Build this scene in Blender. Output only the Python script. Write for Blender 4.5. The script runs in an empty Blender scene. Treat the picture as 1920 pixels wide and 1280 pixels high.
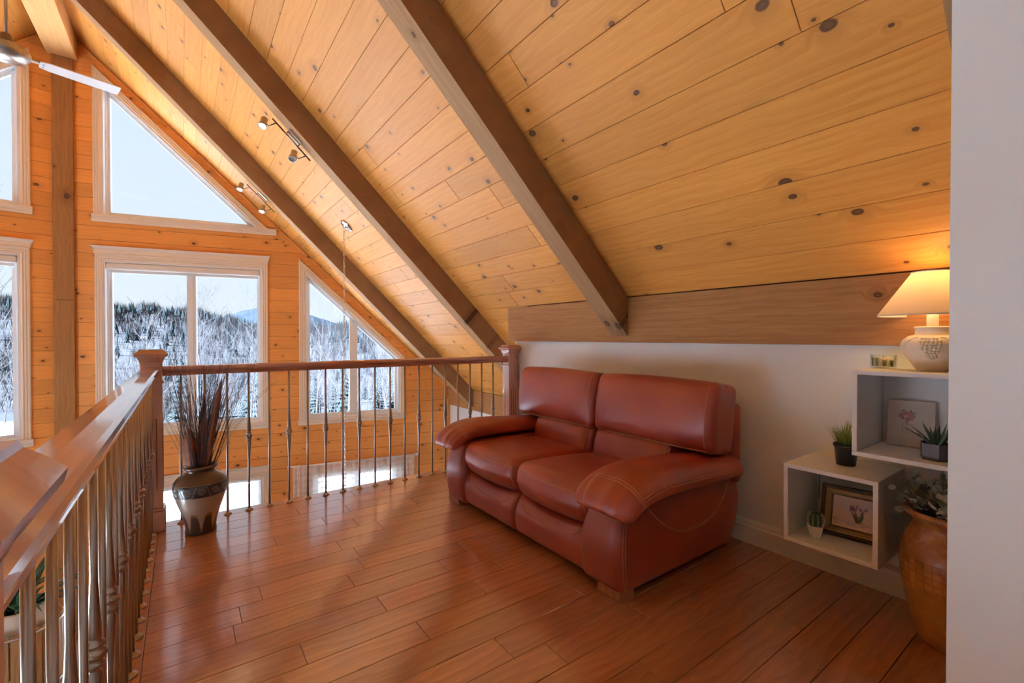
import bpy, bmesh, math, random
from math import sin, cos, pi, radians, sqrt, atan2
from mathutils import Vector, Matrix, noise

SC = bpy.context.scene
COL = SC.collection
random.seed(7)

# ------------------------------------------------------------------ camera
cam_d = bpy.data.cameras.new('camera')
cam_d.sensor_width = 36.0
cam_d.lens = 853.0 * 36.0 / 1920.0
cam_d.clip_end = 3000
cam = bpy.data.objects.new('camera', cam_d)
COL.objects.link(cam)
cam.location = (0, 0, 1.15)
cam.rotation_euler = (radians(90 - 0.54), 0, radians(-35.9))
SC.camera = cam

# ------------------------------------------------------------------ world, sun, exposure
world = bpy.data.worlds.new('sky')
SC.world = world
world.use_nodes = True
wn, wl = world.node_tree.nodes, world.node_tree.links
wn.clear()
w_out = wn.new('ShaderNodeOutputWorld')
w_bg = wn.new('ShaderNodeBackground')
w_tc = wn.new('ShaderNodeTexCoord')
w_sep = wn.new('ShaderNodeSeparateXYZ')
w_ramp = wn.new('ShaderNodeValToRGB')
w_ramp.color_ramp.elements[0].position = 0.0
w_ramp.color_ramp.elements[0].color = (0.84, 0.93, 1.0, 1)
w_ramp.color_ramp.elements[1].position = 0.75
w_ramp.color_ramp.elements[1].color = (0.62, 0.80, 1.0, 1)
wl.new(w_tc.outputs['Generated'], w_sep.inputs[0])
wl.new(w_sep.outputs['Z'], w_ramp.inputs[0])
wl.new(w_ramp.outputs[0], w_bg.inputs[0])
w_bg.inputs[1].default_value = 0.71
wl.new(w_bg.outputs[0], w_out.inputs[0])

sun_d = bpy.data.lights.new('sun', 'SUN')
sun_d.energy = 82.0
sun_d.angle = radians(0.6)
sun_d.color = (0.88, 1.0, 1.14)
sun = bpy.data.objects.new('sun', sun_d)
COL.objects.link(sun)
sun.rotation_euler = Vector((-0.70, -0.20, 0.62)).to_track_quat('Z', 'Y').to_euler()

SC.view_settings.view_transform = 'Standard'
SC.view_settings.look = 'None'
SC.view_settings.gamma = 1.0
SC.view_settings.use_curve_mapping = False
SC.view_settings.exposure = 0.6
SC.cycles.max_bounces = 10
SC.cycles.diffuse_bounces = 6
SC.cycles.glossy_bounces = 4
SC.cycles.transparent_max_bounces = 16
SC.cycles.caustics_reflective = False
SC.cycles.caustics_refractive = False
SC.cycles.sample_clamp_indirect = 6.0
SC.cycles.use_denoising = True

# ------------------------------------------------------------------ house constants
M = 0.973                       # roof slope dz/dx
XA, YA = -1.216, 8.0485         # prow apex in plan
ZR = 1.431 + M * (2.55 - XA)    # ridge height of the ceiling plane
TH = radians(12)
CT, ST = cos(TH), sin(TH)
XK = 2.57                       # knee wall face
ZM = -2.75                      # main floor level
XE = 3.72                       # side wall of the great room
NRM = sqrt(1 + M * M)


def zc(x):                      # ceiling height
    return ZR - M * abs(x - XA)


def ywall(x):
    return YA - math.tan(TH) * abs(x - XA)


# ------------------------------------------------------------------ small node helper
class NT:
    def __init__(s, name):
        s.m = bpy.data.materials.new(name)
        s.m.use_nodes = True
        s.n, s.l = s.m.node_tree.nodes, s.m.node_tree.links
        s.n.clear()
        s.out = s.n.new('ShaderNodeOutputMaterial')

    def put(s, sock, v):
        if v is None:
            return
        if hasattr(v, 'is_output'):
            s.l.new(v, sock)
        elif isinstance(v, (tuple, list)) and len(v) == 3 and sock.type == 'RGBA':
            sock.default_value = (*v, 1)
        else:
            sock.default_value = v

    def node(s, t, **kw):
        nd = s.n.new('ShaderNode' + t)
        for k, v in kw.items():
            setattr(nd, k, v)
        return nd

    def math(s, op, a, b=None, c=None, clamp=False):
        nd = s.node('Math', operation=op, use_clamp=clamp)
        for i, v in enumerate((a, b, c)):
            s.put(nd.inputs[i], v)
        return nd.outputs[0]

    def vmath(s, op, a, b=None):
        nd = s.node('VectorMath', operation=op)
        s.put(nd.inputs[0], a)
        s.put(nd.inputs[1], b)
        return nd.outputs[0]

    def mix(s, f, a, b, blend='MIX'):
        nd = s.node('MixRGB', blend_type=blend)
        s.put(nd.inputs[0], f)
        s.put(nd.inputs[1], a)
        s.put(nd.inputs[2], b)
        return nd.outputs[0]

    def smooth(s, v, a, b, to0=0.0, to1=1.0):
        nd = s.node('MapRange', interpolation_type='SMOOTHSTEP')
        for i, x in enumerate((v, a, b, to0, to1)):
            s.put(nd.inputs[i], x)
        return nd.outputs[0]

    def noise(s, vec, scale, detail=3, rough=0.5, dist=0.0, dim='3D'):
        nd = s.node('TexNoise', noise_dimensions=dim)
        s.put(nd.inputs['Vector'], vec)
        nd.inputs['Scale'].default_value = scale
        nd.inputs['Detail'].default_value = detail
        nd.inputs['Roughness'].default_value = rough
        nd.inputs['Distortion'].default_value = dist
        return nd.outputs[0]

    def obj(s):
        return s.node('TexCoord').outputs['Object']

    def rand(s):
        return s.node('ObjectInfo').outputs['Random']

    def sep(s, v):
        nd = s.node('SeparateXYZ')
        s.put(nd.inputs[0], v)
        return nd.outputs

    def comb(s, x, y, z):
        nd = s.node('CombineXYZ')
        for i, v in enumerate((x, y, z)):
            s.put(nd.inputs[i], v)
        return nd.outputs[0]

    def bump(s, h, strength=0.2, dist=0.01):
        nd = s.node('Bump')
        nd.inputs['Strength'].default_value = strength
        nd.inputs['Distance'].default_value = dist
        s.put(nd.inputs['Height'], h)
        return nd.outputs[0]

    def bsdf(s, color, rough=0.5, metal=0.0, normal=None, coat=0.0, coat_rough=0.1, spec=0.5, **kw):
        nd = s.node('BsdfPrincipled')
        s.put(nd.inputs['Base Color'], color)
        s.put(nd.inputs['Roughness'], rough)
        s.put(nd.inputs['Metallic'], metal)
        s.put(nd.inputs['Normal'], normal)
        nd.inputs['Coat Weight'].default_value = coat
        nd.inputs['Coat Roughness'].default_value = coat_rough
        nd.inputs['Specular IOR Level'].default_value = spec
        for k, v in kw.items():
            s.put(nd.inputs[k.replace('_', ' ')], v)
        s.l.new(nd.outputs[0], s.out.inputs[0])
        return nd

    def done(s, sh=None):
        if sh is not None:
            s.l.new(sh, s.out.inputs[0])
        return s.m


def plain(name, c, rough=0.5, metal=0.0, var=0.0, scale=20, bump=0.0, bscale=80, coat=0.0, spec=0.5, **kw):
    t = NT(name)
    col = c
    o = t.obj()
    if var:
        n = t.noise(o, scale, 4)
        col = t.mix(n, tuple(x * (1 - var) for x in c), tuple(min(1, x * (1 + var)) for x in c))
    nrm = t.bump(t.noise(o, bscale, 3), bump, 0.004) if bump else None
    t.bsdf(col, rough, metal, nrm, coat, spec=spec, **kw)
    return t.m


def wood(name, light, dark, knot=None, kscale=3.2, kamt=0.5, grain=22, rough=0.5, coat=0.0, vary=0.16,
         rings=0.35, bump=0.12, coat_rough=0.2, spec=0.5, kcol=(0.06, 0.025, 0.012), gl=1.1, coat_ior=1.5):
    """Wood along local X; every object gets its own offset and tone."""
    t = NT(name)
    r = t.rand()
    off = t.comb(t.math('MULTIPLY', r, 37.3), t.math('MULTIPLY', r, 91.7), t.math('MULTIPLY', r, 13.1))
    p = t.vmath('ADD', t.obj(), off)
    halo = k = None
    px = t.sep(p)
    y = px[1]
    if knot:
        v = t.node('TexVoronoi', voronoi_dimensions='2D', feature='F1')
        pk = t.comb(t.math('MULTIPLY', px[0], 0.72), px[1], 0.0)
        t.put(v.inputs['Vector'], pk)
        v.inputs['Scale'].default_value = kscale
        d = v.outputs['Distance']
        d = t.math('ADD', d, t.math('MULTIPLY', t.math('SUBTRACT', t.noise(p, 30, 2), 0.5), 0.035))
        cs = t.sep(v.outputs['Color'])
        rad = t.math('MULTIPLY', t.math('SUBTRACT', cs[0], 1 - kamt, clamp=True), 1.0 / kamt)
        rad = t.math('ADD', t.math('MULTIPLY', t.math('MULTIPLY', rad, rad), 0.075), 0.030)
        has = t.math('GREATER_THAN', cs[0], 1 - kamt)
        k = t.math('MULTIPLY', t.smooth(d, rad, t.math('MULTIPLY', rad, 0.72)), has)
        core = t.math('MULTIPLY', t.smooth(d, t.math('MULTIPLY', rad, 0.55), t.math('MULTIPLY', rad, 0.2)), has)
        halo = t.math('MULTIPLY', t.smooth(d, t.math('MULTIPLY', rad, 3.6), rad), has)
        y = t.math('ADD', y, t.math('MULTIPLY', halo, 0.05))
    g = t.noise(t.comb(t.math('MULTIPLY', px[0], gl), t.math('MULTIPLY', y, grain), px[2]), 1.6, 6, 0.6, 0.4)
    g2 = t.noise(t.comb(t.math('MULTIPLY', px[0], 6.0), t.math('MULTIPLY', y, grain * 9), px[2]), 1.0, 3, 0.6)
    wv = t.node('TexWave', wave_type='BANDS', bands_direction='Y', wave_profile='SAW')
    t.put(wv.inputs['Vector'], t.comb(t.math('MULTIPLY', px[0], 0.55), y, px[2]))
    wv.inputs['Scale'].default_value = 7.0
    wv.inputs['Distortion'].default_value = 9.0
    wv.inputs['Detail'].default_value = 2.0
    wv.inputs['Detail Scale'].default_value = 0.8
    f = t.math('ADD', t.math('MULTIPLY', g, 1.0 - rings), t.math('MULTIPLY', wv.outputs[1], rings))
    f = t.math('ADD', t.math('MULTIPLY', f, 0.8), t.math('MULTIPLY', g2, 0.2))
    f = t.smooth(f, 0.25, 0.75)
    col = t.mix(f, light, dark)
    if vary:
        tone = t.math('ADD', 1.0 - vary, t.math('MULTIPLY', r, 2 * vary))
        hs = t.node('HueSaturation')
        hs.inputs['Hue'].default_value = 0.5
        t.put(hs.inputs['Value'], tone)
        t.put(hs.inputs['Color'], col)
        col = hs.outputs[0]
    if knot:
        col = t.mix(t.math('MULTIPLY', halo, 0.35), col, tuple(x * 0.55 for x in dark))
        col = t.mix(t.math('MULTIPLY', k, 0.88), col, kcol)
        col = t.mix(t.math('MULTIPLY', core, 0.35), col, tuple(min(1, x * 3.5) for x in kcol))
    nrm = t.bump(f, bump, 0.004) if bump else None
    t.bsdf(col, rough, 0, nrm, coat, coat_rough, spec, Coat_IOR=coat_ior)
    return t.m


MT = {}
MT['ceil'] = wood('knotty_pine_ceiling', (0.64, 0.28, 0.058), (0.53, 0.195, 0.032), True, 4.4, 0.68, rough=0.5, vary=0.12, spec=0.2, rings=0.18, grain=30)
MT['wall'] = wood('knotty_pine_wall', (0.74, 0.31, 0.072), (0.64, 0.235, 0.048), True, 4.6, 0.66, rough=0.5, vary=0.10, spec=0.25, rings=0.18, grain=30)
MT['beam'] = wood('rough_sawn_beam', (0.34, 0.18, 0.078), (0.25, 0.122, 0.048), True, 2.8, 0.4, rough=0.8, vary=0.08, bump=0.3, grain=34, rings=0.12, spec=0.2)
MT['ridge'] = wood('rough_sawn_ridge', (0.66, 0.38, 0.145), (0.57, 0.30, 0.10), True, 1.5, 0.2, rough=0.75, vary=0.05, bump=0.3, rings=0.12, spec=0.2)
MT['header'] = wood('weathered_header', (0.39, 0.178, 0.056), (0.26, 0.107, 0.030), True, 3.2, 0.3, rough=0.75, vary=0.03, bump=0.3, grain=40, rings=0.15, spec=0.2)
MT['floor'] = wood('stained_oak_floor', (0.49, 0.20, 0.082), (0.31, 0.118, 0.046), False, rough=0.38, coat=1.0, coat_rough=0.13, vary=0.14,
                   rings=0.22, bump=0.03, grain=34, gl=1.3, coat_ior=2.1)
MT['rail'] = wood('dark_stained_rail', (0.55, 0.25, 0.145), (0.40, 0.17, 0.095), False, rough=0.35, coat=1.0, coat_rough=0.06, coat_ior=1.8, vary=0.05, bump=0.05, grain=26, rings=0.15)
MT['foot'] = wood('sofa_foot_wood', (0.36, 0.15, 0.06), (0.28, 0.10, 0.04), False, rough=0.4, vary=0.02)
MT['mainfloor'] = wood('main_floor_wood', (0.47, 0.46, 0.46), (0.40, 0.39, 0.39), False, rough=0.35, vary=0.1)
MT['gap'] = plain('dark_joint', (0.16, 0.065, 0.022), 0.9)
MT['white'] = plain('white_paint', (0.84, 0.93, 0.965), 0.6, var=0.02, scale=2, bump=0.05, bscale=250)
MT['trim'] = plain('white_trim', (0.84, 0.88, 0.90), 0.4)
MT['casing'] = plain('cream_casing', (0.80, 0.68, 0.56), 0.42)
MT['vinyl'] = plain('white_vinyl', (0.82, 0.84, 0.86), 0.35)
MT['shade'] = plain('roller_shade', (0.74, 0.70, 0.66), 0.8)
MT['shelf'] = plain('white_melamine', (0.84, 0.87, 0.88), 0.38)
MT['nickel'] = plain('brushed_nickel', (0.40, 0.33, 0.27), 0.30, 1.0)
MT['chrome'] = plain('chrome', (0.75, 0.74, 0.72), 0.15, 1.0)
MT['bronze'] = plain('brushed_bronze', (0.22, 0.16, 0.11), 0.35, 1.0)
MT['fan'] = plain('fan_blade_white', (0.75, 0.72, 0.70), 0.35)
MT['black'] = plain('black_plastic', (0.02, 0.02, 0.022), 0.5)
MT['snow'] = plain('snow', (0.86, 0.88, 0.92), 0.8, var=0.04, scale=0.3)


def emis(name, c, s):
    t = NT(name)
    e = t.node('Emission')
    t.put(e.inputs[0], c)
    e.inputs[1].default_value = s
    return t.done(e.outputs[0])


def glass_mat(name, tint=(0.97, 0.985, 1.0), refl=0.9):
    t = NT(name)
    tr = t.node('BsdfTransparent')
    t.put(tr.inputs[0], tint)
    gl = t.node('BsdfGlossy')
    gl.inputs['Roughness'].default_value = 0.02
    fr = t.node('LayerWeight')
    fr.inputs[0].default_value = 0.5
    mx = t.node('MixShader')
    t.put(mx.inputs[0], t.math('MULTIPLY', t.math('ADD', 0.03, t.math('POWER', fr.outputs['Facing'], 5.0)), refl))
    t.l.new(tr.outputs[0], mx.inputs[1])
    t.l.new(gl.outputs[0], mx.inputs[2])
    return t.done(mx.outputs[0])


MT['glass'] = glass_mat('window_glass')


# ------------------------------------------------------------------ mesh helpers
def mesh(name, V, Fc, smooth=False):
    me = bpy.data.meshes.new(name)
    me.from_pydata([tuple(v) for v in V], [], Fc)
    me.update()
    if smooth:
        me.polygons.foreach_set('use_smooth', [True] * len(me.polygons))
    return me


def link(name, me, mat=None, parent=None, mw=None):
    o = bpy.data.objects.new(name, me)
    COL.objects.link(o)
    if mat is not None and me is not None and not len(me.materials):
        me.materials.append(mat if not isinstance(mat, str) else MT[mat])
    if parent is not None:
        o.parent = parent
        if mw is not None:
            o.matrix_basis = parent.matrix_world.inverted() @ mw if parent.get('_mw') is None else Matrix(eval(parent['_mw'])).inverted() @ mw
    elif mw is not None:
        o.matrix_world = mw
    return o


WORLD = {}          # object name -> world matrix (parents are placed by hand)


def put(name, me, mat, parent=None, mw=None):
    """Link a mesh with a WORLD matrix, below a parent whose world matrix is known."""
    mw = mw or Matrix()
    o = bpy.data.objects.new(name, me)
    COL.objects.link(o)
    if me is not None and mat is not None and not len(me.materials):
        me.materials.append(MT[mat] if isinstance(mat, str) else mat)
    if parent is not None:
        o.parent = parent
        o.matrix_basis = WORLD[parent.name].inverted() @ mw
    else:
        o.matrix_basis = mw
    WORLD[o.name] = mw.copy()
    return o


def tag(o, label, cat, group=None, kind=None):
    o['label'] = label
    o['category'] = cat
    if group:
        o['group'] = group
    if kind:
        o['kind'] = kind
    return o


def empty(name, loc, label, cat, group=None, kind=None, rz=0.0):
    return tag(put(name, None, None, None, Matrix.Translation(loc) @ Matrix.Rotation(rz, 4, 'Z')), label, cat, group, kind)


def T(*v):
    return Matrix.Translation(v)


def R(a, ax):
    return Matrix.Rotation(a, 4, ax)


def frame(o, ex, ey, ez):
    m = Matrix((ex, ey, ez)).transposed().to_4x4()
    m.translation = o
    return m


def box(name, lo, hi, mat, parent=None, bevel=0.0, base=None, seg=2):
    """Axis box in world (or base-frame) coordinates; its own origin at the box centre."""
    lo, hi = Vector(lo), Vector(hi)
    c, h = (lo + hi) / 2, (hi - lo) / 2
    me = box_mesh(name, h, bevel, seg)
    return put(name, me, mat, parent, (base or Matrix()) @ T(*c))


def box_mesh(name, h, bevel=0.0, seg=2):
    bm = bmesh.new()
    bmesh.ops.create_cube(bm, size=2.0)
    for v in bm.verts:
        v.co = Vector((v.co.x * h[0], v.co.y * h[1], v.co.z * h[2]))
    if bevel:
        bmesh.ops.bevel(bm, geom=bm.edges[:], offset=bevel, segments=seg, profile=0.5, affect='EDGES')
    me = bpy.data.meshes.new(name)
    bm.to_mesh(me)
    bm.free()
    return me


def prism(poly, z0, z1, V=None, Fc=None):
    """Extrude a CCW 2-D polygon between z0 and z1."""
    V = V if V is not None else []
    Fc = Fc if Fc is not None else []
    b, n = len(V), len(poly)
    V += [(p[0], p[1], z0) for p in poly] + [(p[0], p[1], z1) for p in poly]
    Fc.append([b + i for i in reversed(range(n))])
    Fc.append([b + n + i for i in range(n)])
    for i in range(n):
        j = (i + 1) % n
        Fc.append([b + i, b + j, b + n + j, b + n + i])
    return V, Fc


def lathe(prof, seg=24, close=True):
    """prof: list of (r, z) from bottom to top."""
    V, Fc = [], []
    for r, z in prof:
        for i in range(seg):
            a = 2 * pi * i / seg
            V.append((r * cos(a), r * sin(a), z))
    for k in range(len(prof) - 1):
        for i in range(seg):
            j = (i + 1) % seg
            Fc.append([k * seg + i, k * seg + j, (k + 1) * seg + j, (k + 1) * seg + i])
    if close:
        Fc.append([i for i in reversed(range(seg))])
        b = (len(prof) - 1) * seg
        Fc.append([b + i for i in range(seg)])
    return V, Fc


def tube(pts, r, seg=6, V=None, Fc=None, caps=True, radii=None):
    V = V if V is not None else []
    Fc = Fc if Fc is not None else []
    pts = [Vector(p) for p in pts]
    b0 = len(V)
    up = None
    for i, p in enumerate(pts):
        d = (pts[min(i + 1, len(pts) - 1)] - pts[max(i - 1, 0)])
        d = d.normalized() if d.length > 1e-9 else Vector((0, 0, 1))
        if up is None:
            up = d.orthogonal().normalized()
        up = (up - d * up.dot(d))
        up = up.normalized() if up.length > 1e-6 else d.orthogonal().normalized()
        w = d.cross(up)
        rr = radii[i] if radii else r
        for k in range(seg):
            a = 2 * pi * k / seg
            V.append(p + (up * cos(a) + w * sin(a)) * rr)
    for i in range(len(pts) - 1):
        for k in range(seg):
            j = (k + 1) % seg
            Fc.append([b0 + i * seg + k, b0 + i * seg + j, b0 + (i + 1) * seg + j, b0 + (i + 1) * seg + k])
    if caps:
        Fc.append([b0 + k for k in reversed(range(seg))])
        e = b0 + (len(pts) - 1) * seg
        Fc.append([e + k for k in range(seg)])
    return V, Fc


def tube_obj(name, pts, r, mat, parent=None, seg=6, mw=None, radii=None):
    V, Fc = tube(pts, r, seg, radii=radii)
    return put(name, mesh(name, V, Fc, True), mat, parent, mw)


def lathe_obj(name, prof, mat, parent, mw, seg=24, smooth=True):
    V, Fc = lathe(prof, seg)
    return put(name, mesh(name, V, Fc, smooth), mat, parent, mw)


# 2-D convex clipping -------------------------------------------------
def clip(poly, a, b, c):
    """Part of poly where a*x + b*y + c >= 0."""
    out = []
    n = len(poly)
    for i in range(n):
        p, q = poly[i], poly[(i + 1) % n]
        dp, dq = a * p[0] + b * p[1] + c, a * q[0] + b * q[1] + c
        if dp >= 0:
            out.append(p)
        if (dp > 0 > dq) or (dp < 0 < dq):
            t = dp / (dp - dq)
            out.append((p[0] + (q[0] - p[0]) * t, p[1] + (q[1] - p[1]) * t))
    return out


def area(poly):
    return 0.5 * sum(poly[i][0] * poly[(i + 1) % len(poly)][1] - poly[(i + 1) % len(poly)][0] * poly[i][1] for i in range(len(poly)))


def edges(conv):
    """inside half planes of a CCW convex polygon"""
    for i in range(len(conv)):
        p, q = conv[i], conv[(i + 1) % len(conv)]
        a, b = -(q[1] - p[1]), q[0] - p[0]
        yield a, b, -(a * p[0] + b * p[1])


def subtract(polys, conv):
    res = []
    for po in polys:
        cur = po
        for a, b, c in edges(conv):
            if len(cur) < 3:
                break
            o = clip(cur, -a, -b, -c)
            if len(o) >= 3 and abs(area(o)) > 1e-6:
                res.append(o)
            cur = clip(cur, a, b, c)
    return res


def offset(poly, d):
    """Offset a CCW convex polygon inwards by d."""
    n = len(poly)
    L = []
    for i in range(n):
        p, q = Vector(poly[i]), Vector(poly[(i + 1) % n])
        e = (q - p).normalized()
        nrm = Vector((-e.y, e.x))
        L.append((p + nrm * d, e))
    out = []
    for i in range(n):
        p, e = L[i - 1]
        q, f = L[i]
        den = e.x * f.y - e.y * f.x
        t = ((q.x - p.x) * f.y - (q.y - p.y) * f.x) / den
        out.append((p.x + e.x * t, p.y + e.y * t))
    return out


# ------------------------------------------------------------------ SETTING: loft floor
floor = tag(box('floor', (-0.215, -3.0, -0.30), (XE + 0.1, 3.56, -0.013), 'gap'), 'stained oak plank floor of the loft', 'floor', kind='structure')
PW = 0.1343
row = 0
yb = 3.053 + 4 * PW
pm = {}
rnd = random.Random(11)
while yb > -2.9:
    y1, y0 = min(yb, 3.555), yb - PW
    x = -0.122
    first = True
    while x < 2.58:
        ln = rnd.choice((0.45, 0.6, 0.75, 0.9, 1.05, 1.2, 1.5)) if not first else rnd.uniform(0.25, 1.2)
        first = False
        if 2.60 - (x + ln) < 0.3:
            ln = 2.60 - x
        key = (round(ln, 3), round(y1 - y0, 4))
        if key not in pm:
            pm[key] = box_mesh('floor_plank', (ln / 2 - 0.0009, (y1 - y0) / 2 - 0.0011, 0.0065), 0.0012, 1)
        put('floor_plank', pm[key], 'floor', floor, T(x + ln / 2, (y0 + y1) / 2, -0.0065))
        x += ln
    yb -= PW
for y0, y1 in ((-0.3, 1.2), (1.2, 2.6), (2.6, 3.555)):
    put('edge_board', box_mesh('edge_board', ((y1 - y0) / 2 - 0.001, 0.0465, 0.0065), 0.0012, 1), 'floor', floor,
        T(-0.170, (y0 + y1) / 2, -0.0065) @ R(pi / 2, 'Z'))

main_floor = tag(box('floor_main', (-6.4, -3.0, ZM - 0.2), (XE + 0.1, 8.3, ZM), 'mainfloor'), 'wooden main floor far below the loft', 'floor', kind='structure')

# ------------------------------------------------------------------ ceilings (boards) and roof
ceil_mesh = {}


def slope_frame(side):
    ds = Vector((side, 0, -M)) / NRM
    ex = Vector((0, side, 0))
    ez = ex.cross(ds)
    return ex, ds, ez


def roof(side, name, label):
    xe = XE + 0.15 if side > 0 else 2 * XA - XE - 0.15
    # roof shell above the boards, following the prow in plan
    pl = [(XA, -3.1), (xe, -3.1), (xe, ywall(xe) + 0.28), (XA, YA + 0.28)]
    V, Fc = [], []
    V += [(x, y, zc(x) + 0.03) for x, y in pl] + [(x, y, zc(x) + 0.28) for x, y in pl]
    Fc += [[3, 2, 1, 0], [4, 5, 6, 7]] + [[i, (i + 1) % 4, 4 + (i + 1) % 4, 4 + i] for i in range(4)]
    if side < 0:
        Fc = [list(reversed(f)) for f in Fc]
    shell = tag(put(name, mesh(name, V, Fc), 'gap'), label, 'ceiling', kind='structure')
    ex, ds, ez = slope_frame(side)
    rnd = random.Random(5 if side > 0 else 6)
    step = 0.1326
    k0 = -int((xe - 2.551 * 1.0) / step) - 1 if side > 0 else 0
    k = 0
    while True:
        # seams counted from the header beam on the visible side
        xa_ = 2.551 - step * (k + 1)
        xb_ = 2.551 - step * k
        k += 1
        if xb_ < XA + 0.03:
            break
        rows = [(max(xa_, XA), xb_)]
        for (a, b) in rows:
            lay_row(shell, side, a, b, ex, ds, ez, rnd)
    k = 0
    while 2.551 + step * k < XE:
        lay_row(shell, side, 2.551 + step * k, min(2.551 + step * (k + 1), XE + 0.1), ex, ds, ez, rnd, ymin=3.3)
        k += 1
    return shell


def lay_row(shell, side, xa_, xb_, ex, ds, ez, rnd, ymin=-3.0):
    xm = (xa_ + xb_) / 2
    yend = ywall(xm) + 0.22
    y = ymin
    first = True
    while y < yend - 0.02:
        if side < 0:
            ln = yend - y
        else:
            ln = rnd.choice((2.4, 3.0, 3.6, 4.2)) if not first else rnd.uniform(0.9, 4.0)
            ln = round(ln, 1)
        first = False
        if yend - (y + ln) < 0.7:
            ln = yend - y
        w = (xb_ - xa_) * NRM
        me = box_mesh('ceiling_board', (ln / 2 - 0.0012, w / 2 - 0.0010, 0.009), 0.0016, 1)
        x = xm if side > 0 else 2 * XA - xm
        c = Vector((x, y + ln / 2, zc(xm) + 0.012))
        put('ceiling_board', me, 'ceil', shell, frame(c, ex, ds, ez))
        y += ln


ceiling_right = roof(1, 'ceiling_right', 'knotty pine board ceiling sloping down over the sofa')
ceiling_left = roof(-1, 'ceiling_left', 'knotty pine board ceiling beyond the ridge beam, above the fan')


# ------------------------------------------------------------------ gable (prow) walls
def wall_frame(side):
    ex = Vector((CT, -ST * side, 0))
    ey = Vector((0, 0, 1))
    return frame(Vector((XA, YA, 0)), ex, ey, ex.cross(ey))


WF = {1: wall_frame(1), -1: wall_frame(-1)}
MW = M * CT
S_END = (XE - XA) / CT


def mir(poly, side):
    return poly if side > 0 else [(-p[0], p[1]) for p in reversed(poly)]


# outer casing polygons in (s, z), right-hand wall
LOWER = [(0.302, -0.19), (2.292, -0.19), (2.292, 2.24), (0.302, 2.24)]
UPPER = [(0.292, 2.655), (2.392, 2.655), (0.292, 2.655 + 2.10 * MW + 0.03)]
TRAP = [(2.705, -0.19), (4.29, -0.19), (4.29, 0.835), (2.705, 2.34)]
DOOR_A = [(0.302, ZM), (2.292, ZM), (2.292, -0.84), (0.302, -0.84)]
DOOR_B = [(2.82, ZM), (4.25, ZM), (4.25, -0.90), (2.82, -0.90)]
CW = 0.092          # casing width


def group_pieces(pieces):
    """join convex pieces that touch into boards"""
    items = [(min(p[0] for p in po), max(p[0] for p in po), po) for po in pieces]
    items.sort(key=lambda t: t[0])
    groups = []
    for a, b, po in items:
        if groups and a < groups[-1][1] - 1e-4 or groups and abs(a - groups[-1][1]) < 1e-4:
            groups[-1][1] = max(groups[-1][1], b)
            groups[-1][2].append(po)
        else:
            groups.append([a, b, [po]])
    return groups


def gable(side, name, label):
    wf = WF[side]
    holes = [offset(h, CW) if h[0][1] > ZM else offset(h, CW) for h in (LOWER, UPPER, TRAP, DOOR_A, DOOR_B)]
    outline = [(0, ZM), (S_END, ZM), (S_END, ZR - MW * S_END + 0.03), (0, ZR + 0.03)]
    polys = [outline]
    for h in holes:
        polys = subtract(polys, h)
    V, Fc = [], []
    for po in polys:
        prism(mir(po, side), -0.18, -0.019, V, Fc)
    w = tag(put(name, mesh(name, V, Fc), 'gap', None, wf), label, 'wall', kind='structure')
    bh = 0.180
    z = 0.4406 - bh * 18
    rnd = random.Random(21 + side)
    while z < ZR:
        r0 = [(0, max(z, ZM)), (S_END, max(z, ZM)), (S_END, z + bh), (0, z + bh)]
        r0 = [(p[0], p[1]) for p in r0]
        r0[2] = (S_END, z + bh - 0.004)
        r0[3] = (0, z + bh - 0.004)
        z += bh
        if r0[2][1] <= ZM + 0.01:
            continue
        po = clip(r0, -MW, -1, ZR - 0.002)
        if len(po) < 3:
            continue
        ps = [po]
        for h in holes:
            ps = subtract(ps, h)
        for a, b, grp in group_pieces(ps):
            V, Fc = [], []
            cx, cy = (a + b) / 2 * side, z - bh / 2
            for q in grp:
                prism([(p[0] - cx, p[1] - cy) for p in mir(q, side)], -0.02, 0.0, V, Fc)
            put('wall_board', mesh('wall_board', V, Fc), 'wall', w, wf @ T(cx, cy, 0))
    # thin trim strip under the ceiling
    L = (S_END) * sqrt(1 + MW * MW)
    ang = -atan2(MW, 1)
    c = Vector((S_END / 2, ZR - MW * S_END / 2 - 0.022))
    put('cove_strip', box_mesh('cove_strip', (L / 2, 0.012, 0.010), 0.003, 1), 'wall', w,
        wf @ T(c.x * side, c.y, 0.010) @ R(ang * side, 'Z'))
    return w


wall_right_gable = gable(1, 'wall_front', 'knotty pine board gable wall with tall windows')
wall_left_gable = gable(-1, 'wall_front_left', 'knotty pine gable wall beyond the timber post, behind the fan')

CAS_PROF = [(0.0, 0.0), (0.0, 0.016), (0.010, 0.022), (0.020, 0.022), (0.024, 0.016), (0.032, 0.016), (0.036, 0.022), (0.046, 0.022),
            (0.050, 0.016), (0.058, 0.016), (0.062, 0.022), (0.072, 0.022), (0.078, 0.014), (CW, 0.010), (CW, -0.004)]
win_n = 0


def ring_strip(poly, prof, i):
    """profile swept along edge i of the polygon with mitred ends"""
    V, Fc = [], []
    n = len(poly)
    for o, h in prof:
        q = offset(poly, o) if o else poly
        V += [(*q[i], h), (*q[(i + 1) % n], h)]
    for k in range(len(prof) - 1):
        Fc.append([2 * k, 2 * k + 1, 2 * k + 3, 2 * k + 2])
    return V, Fc


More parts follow.
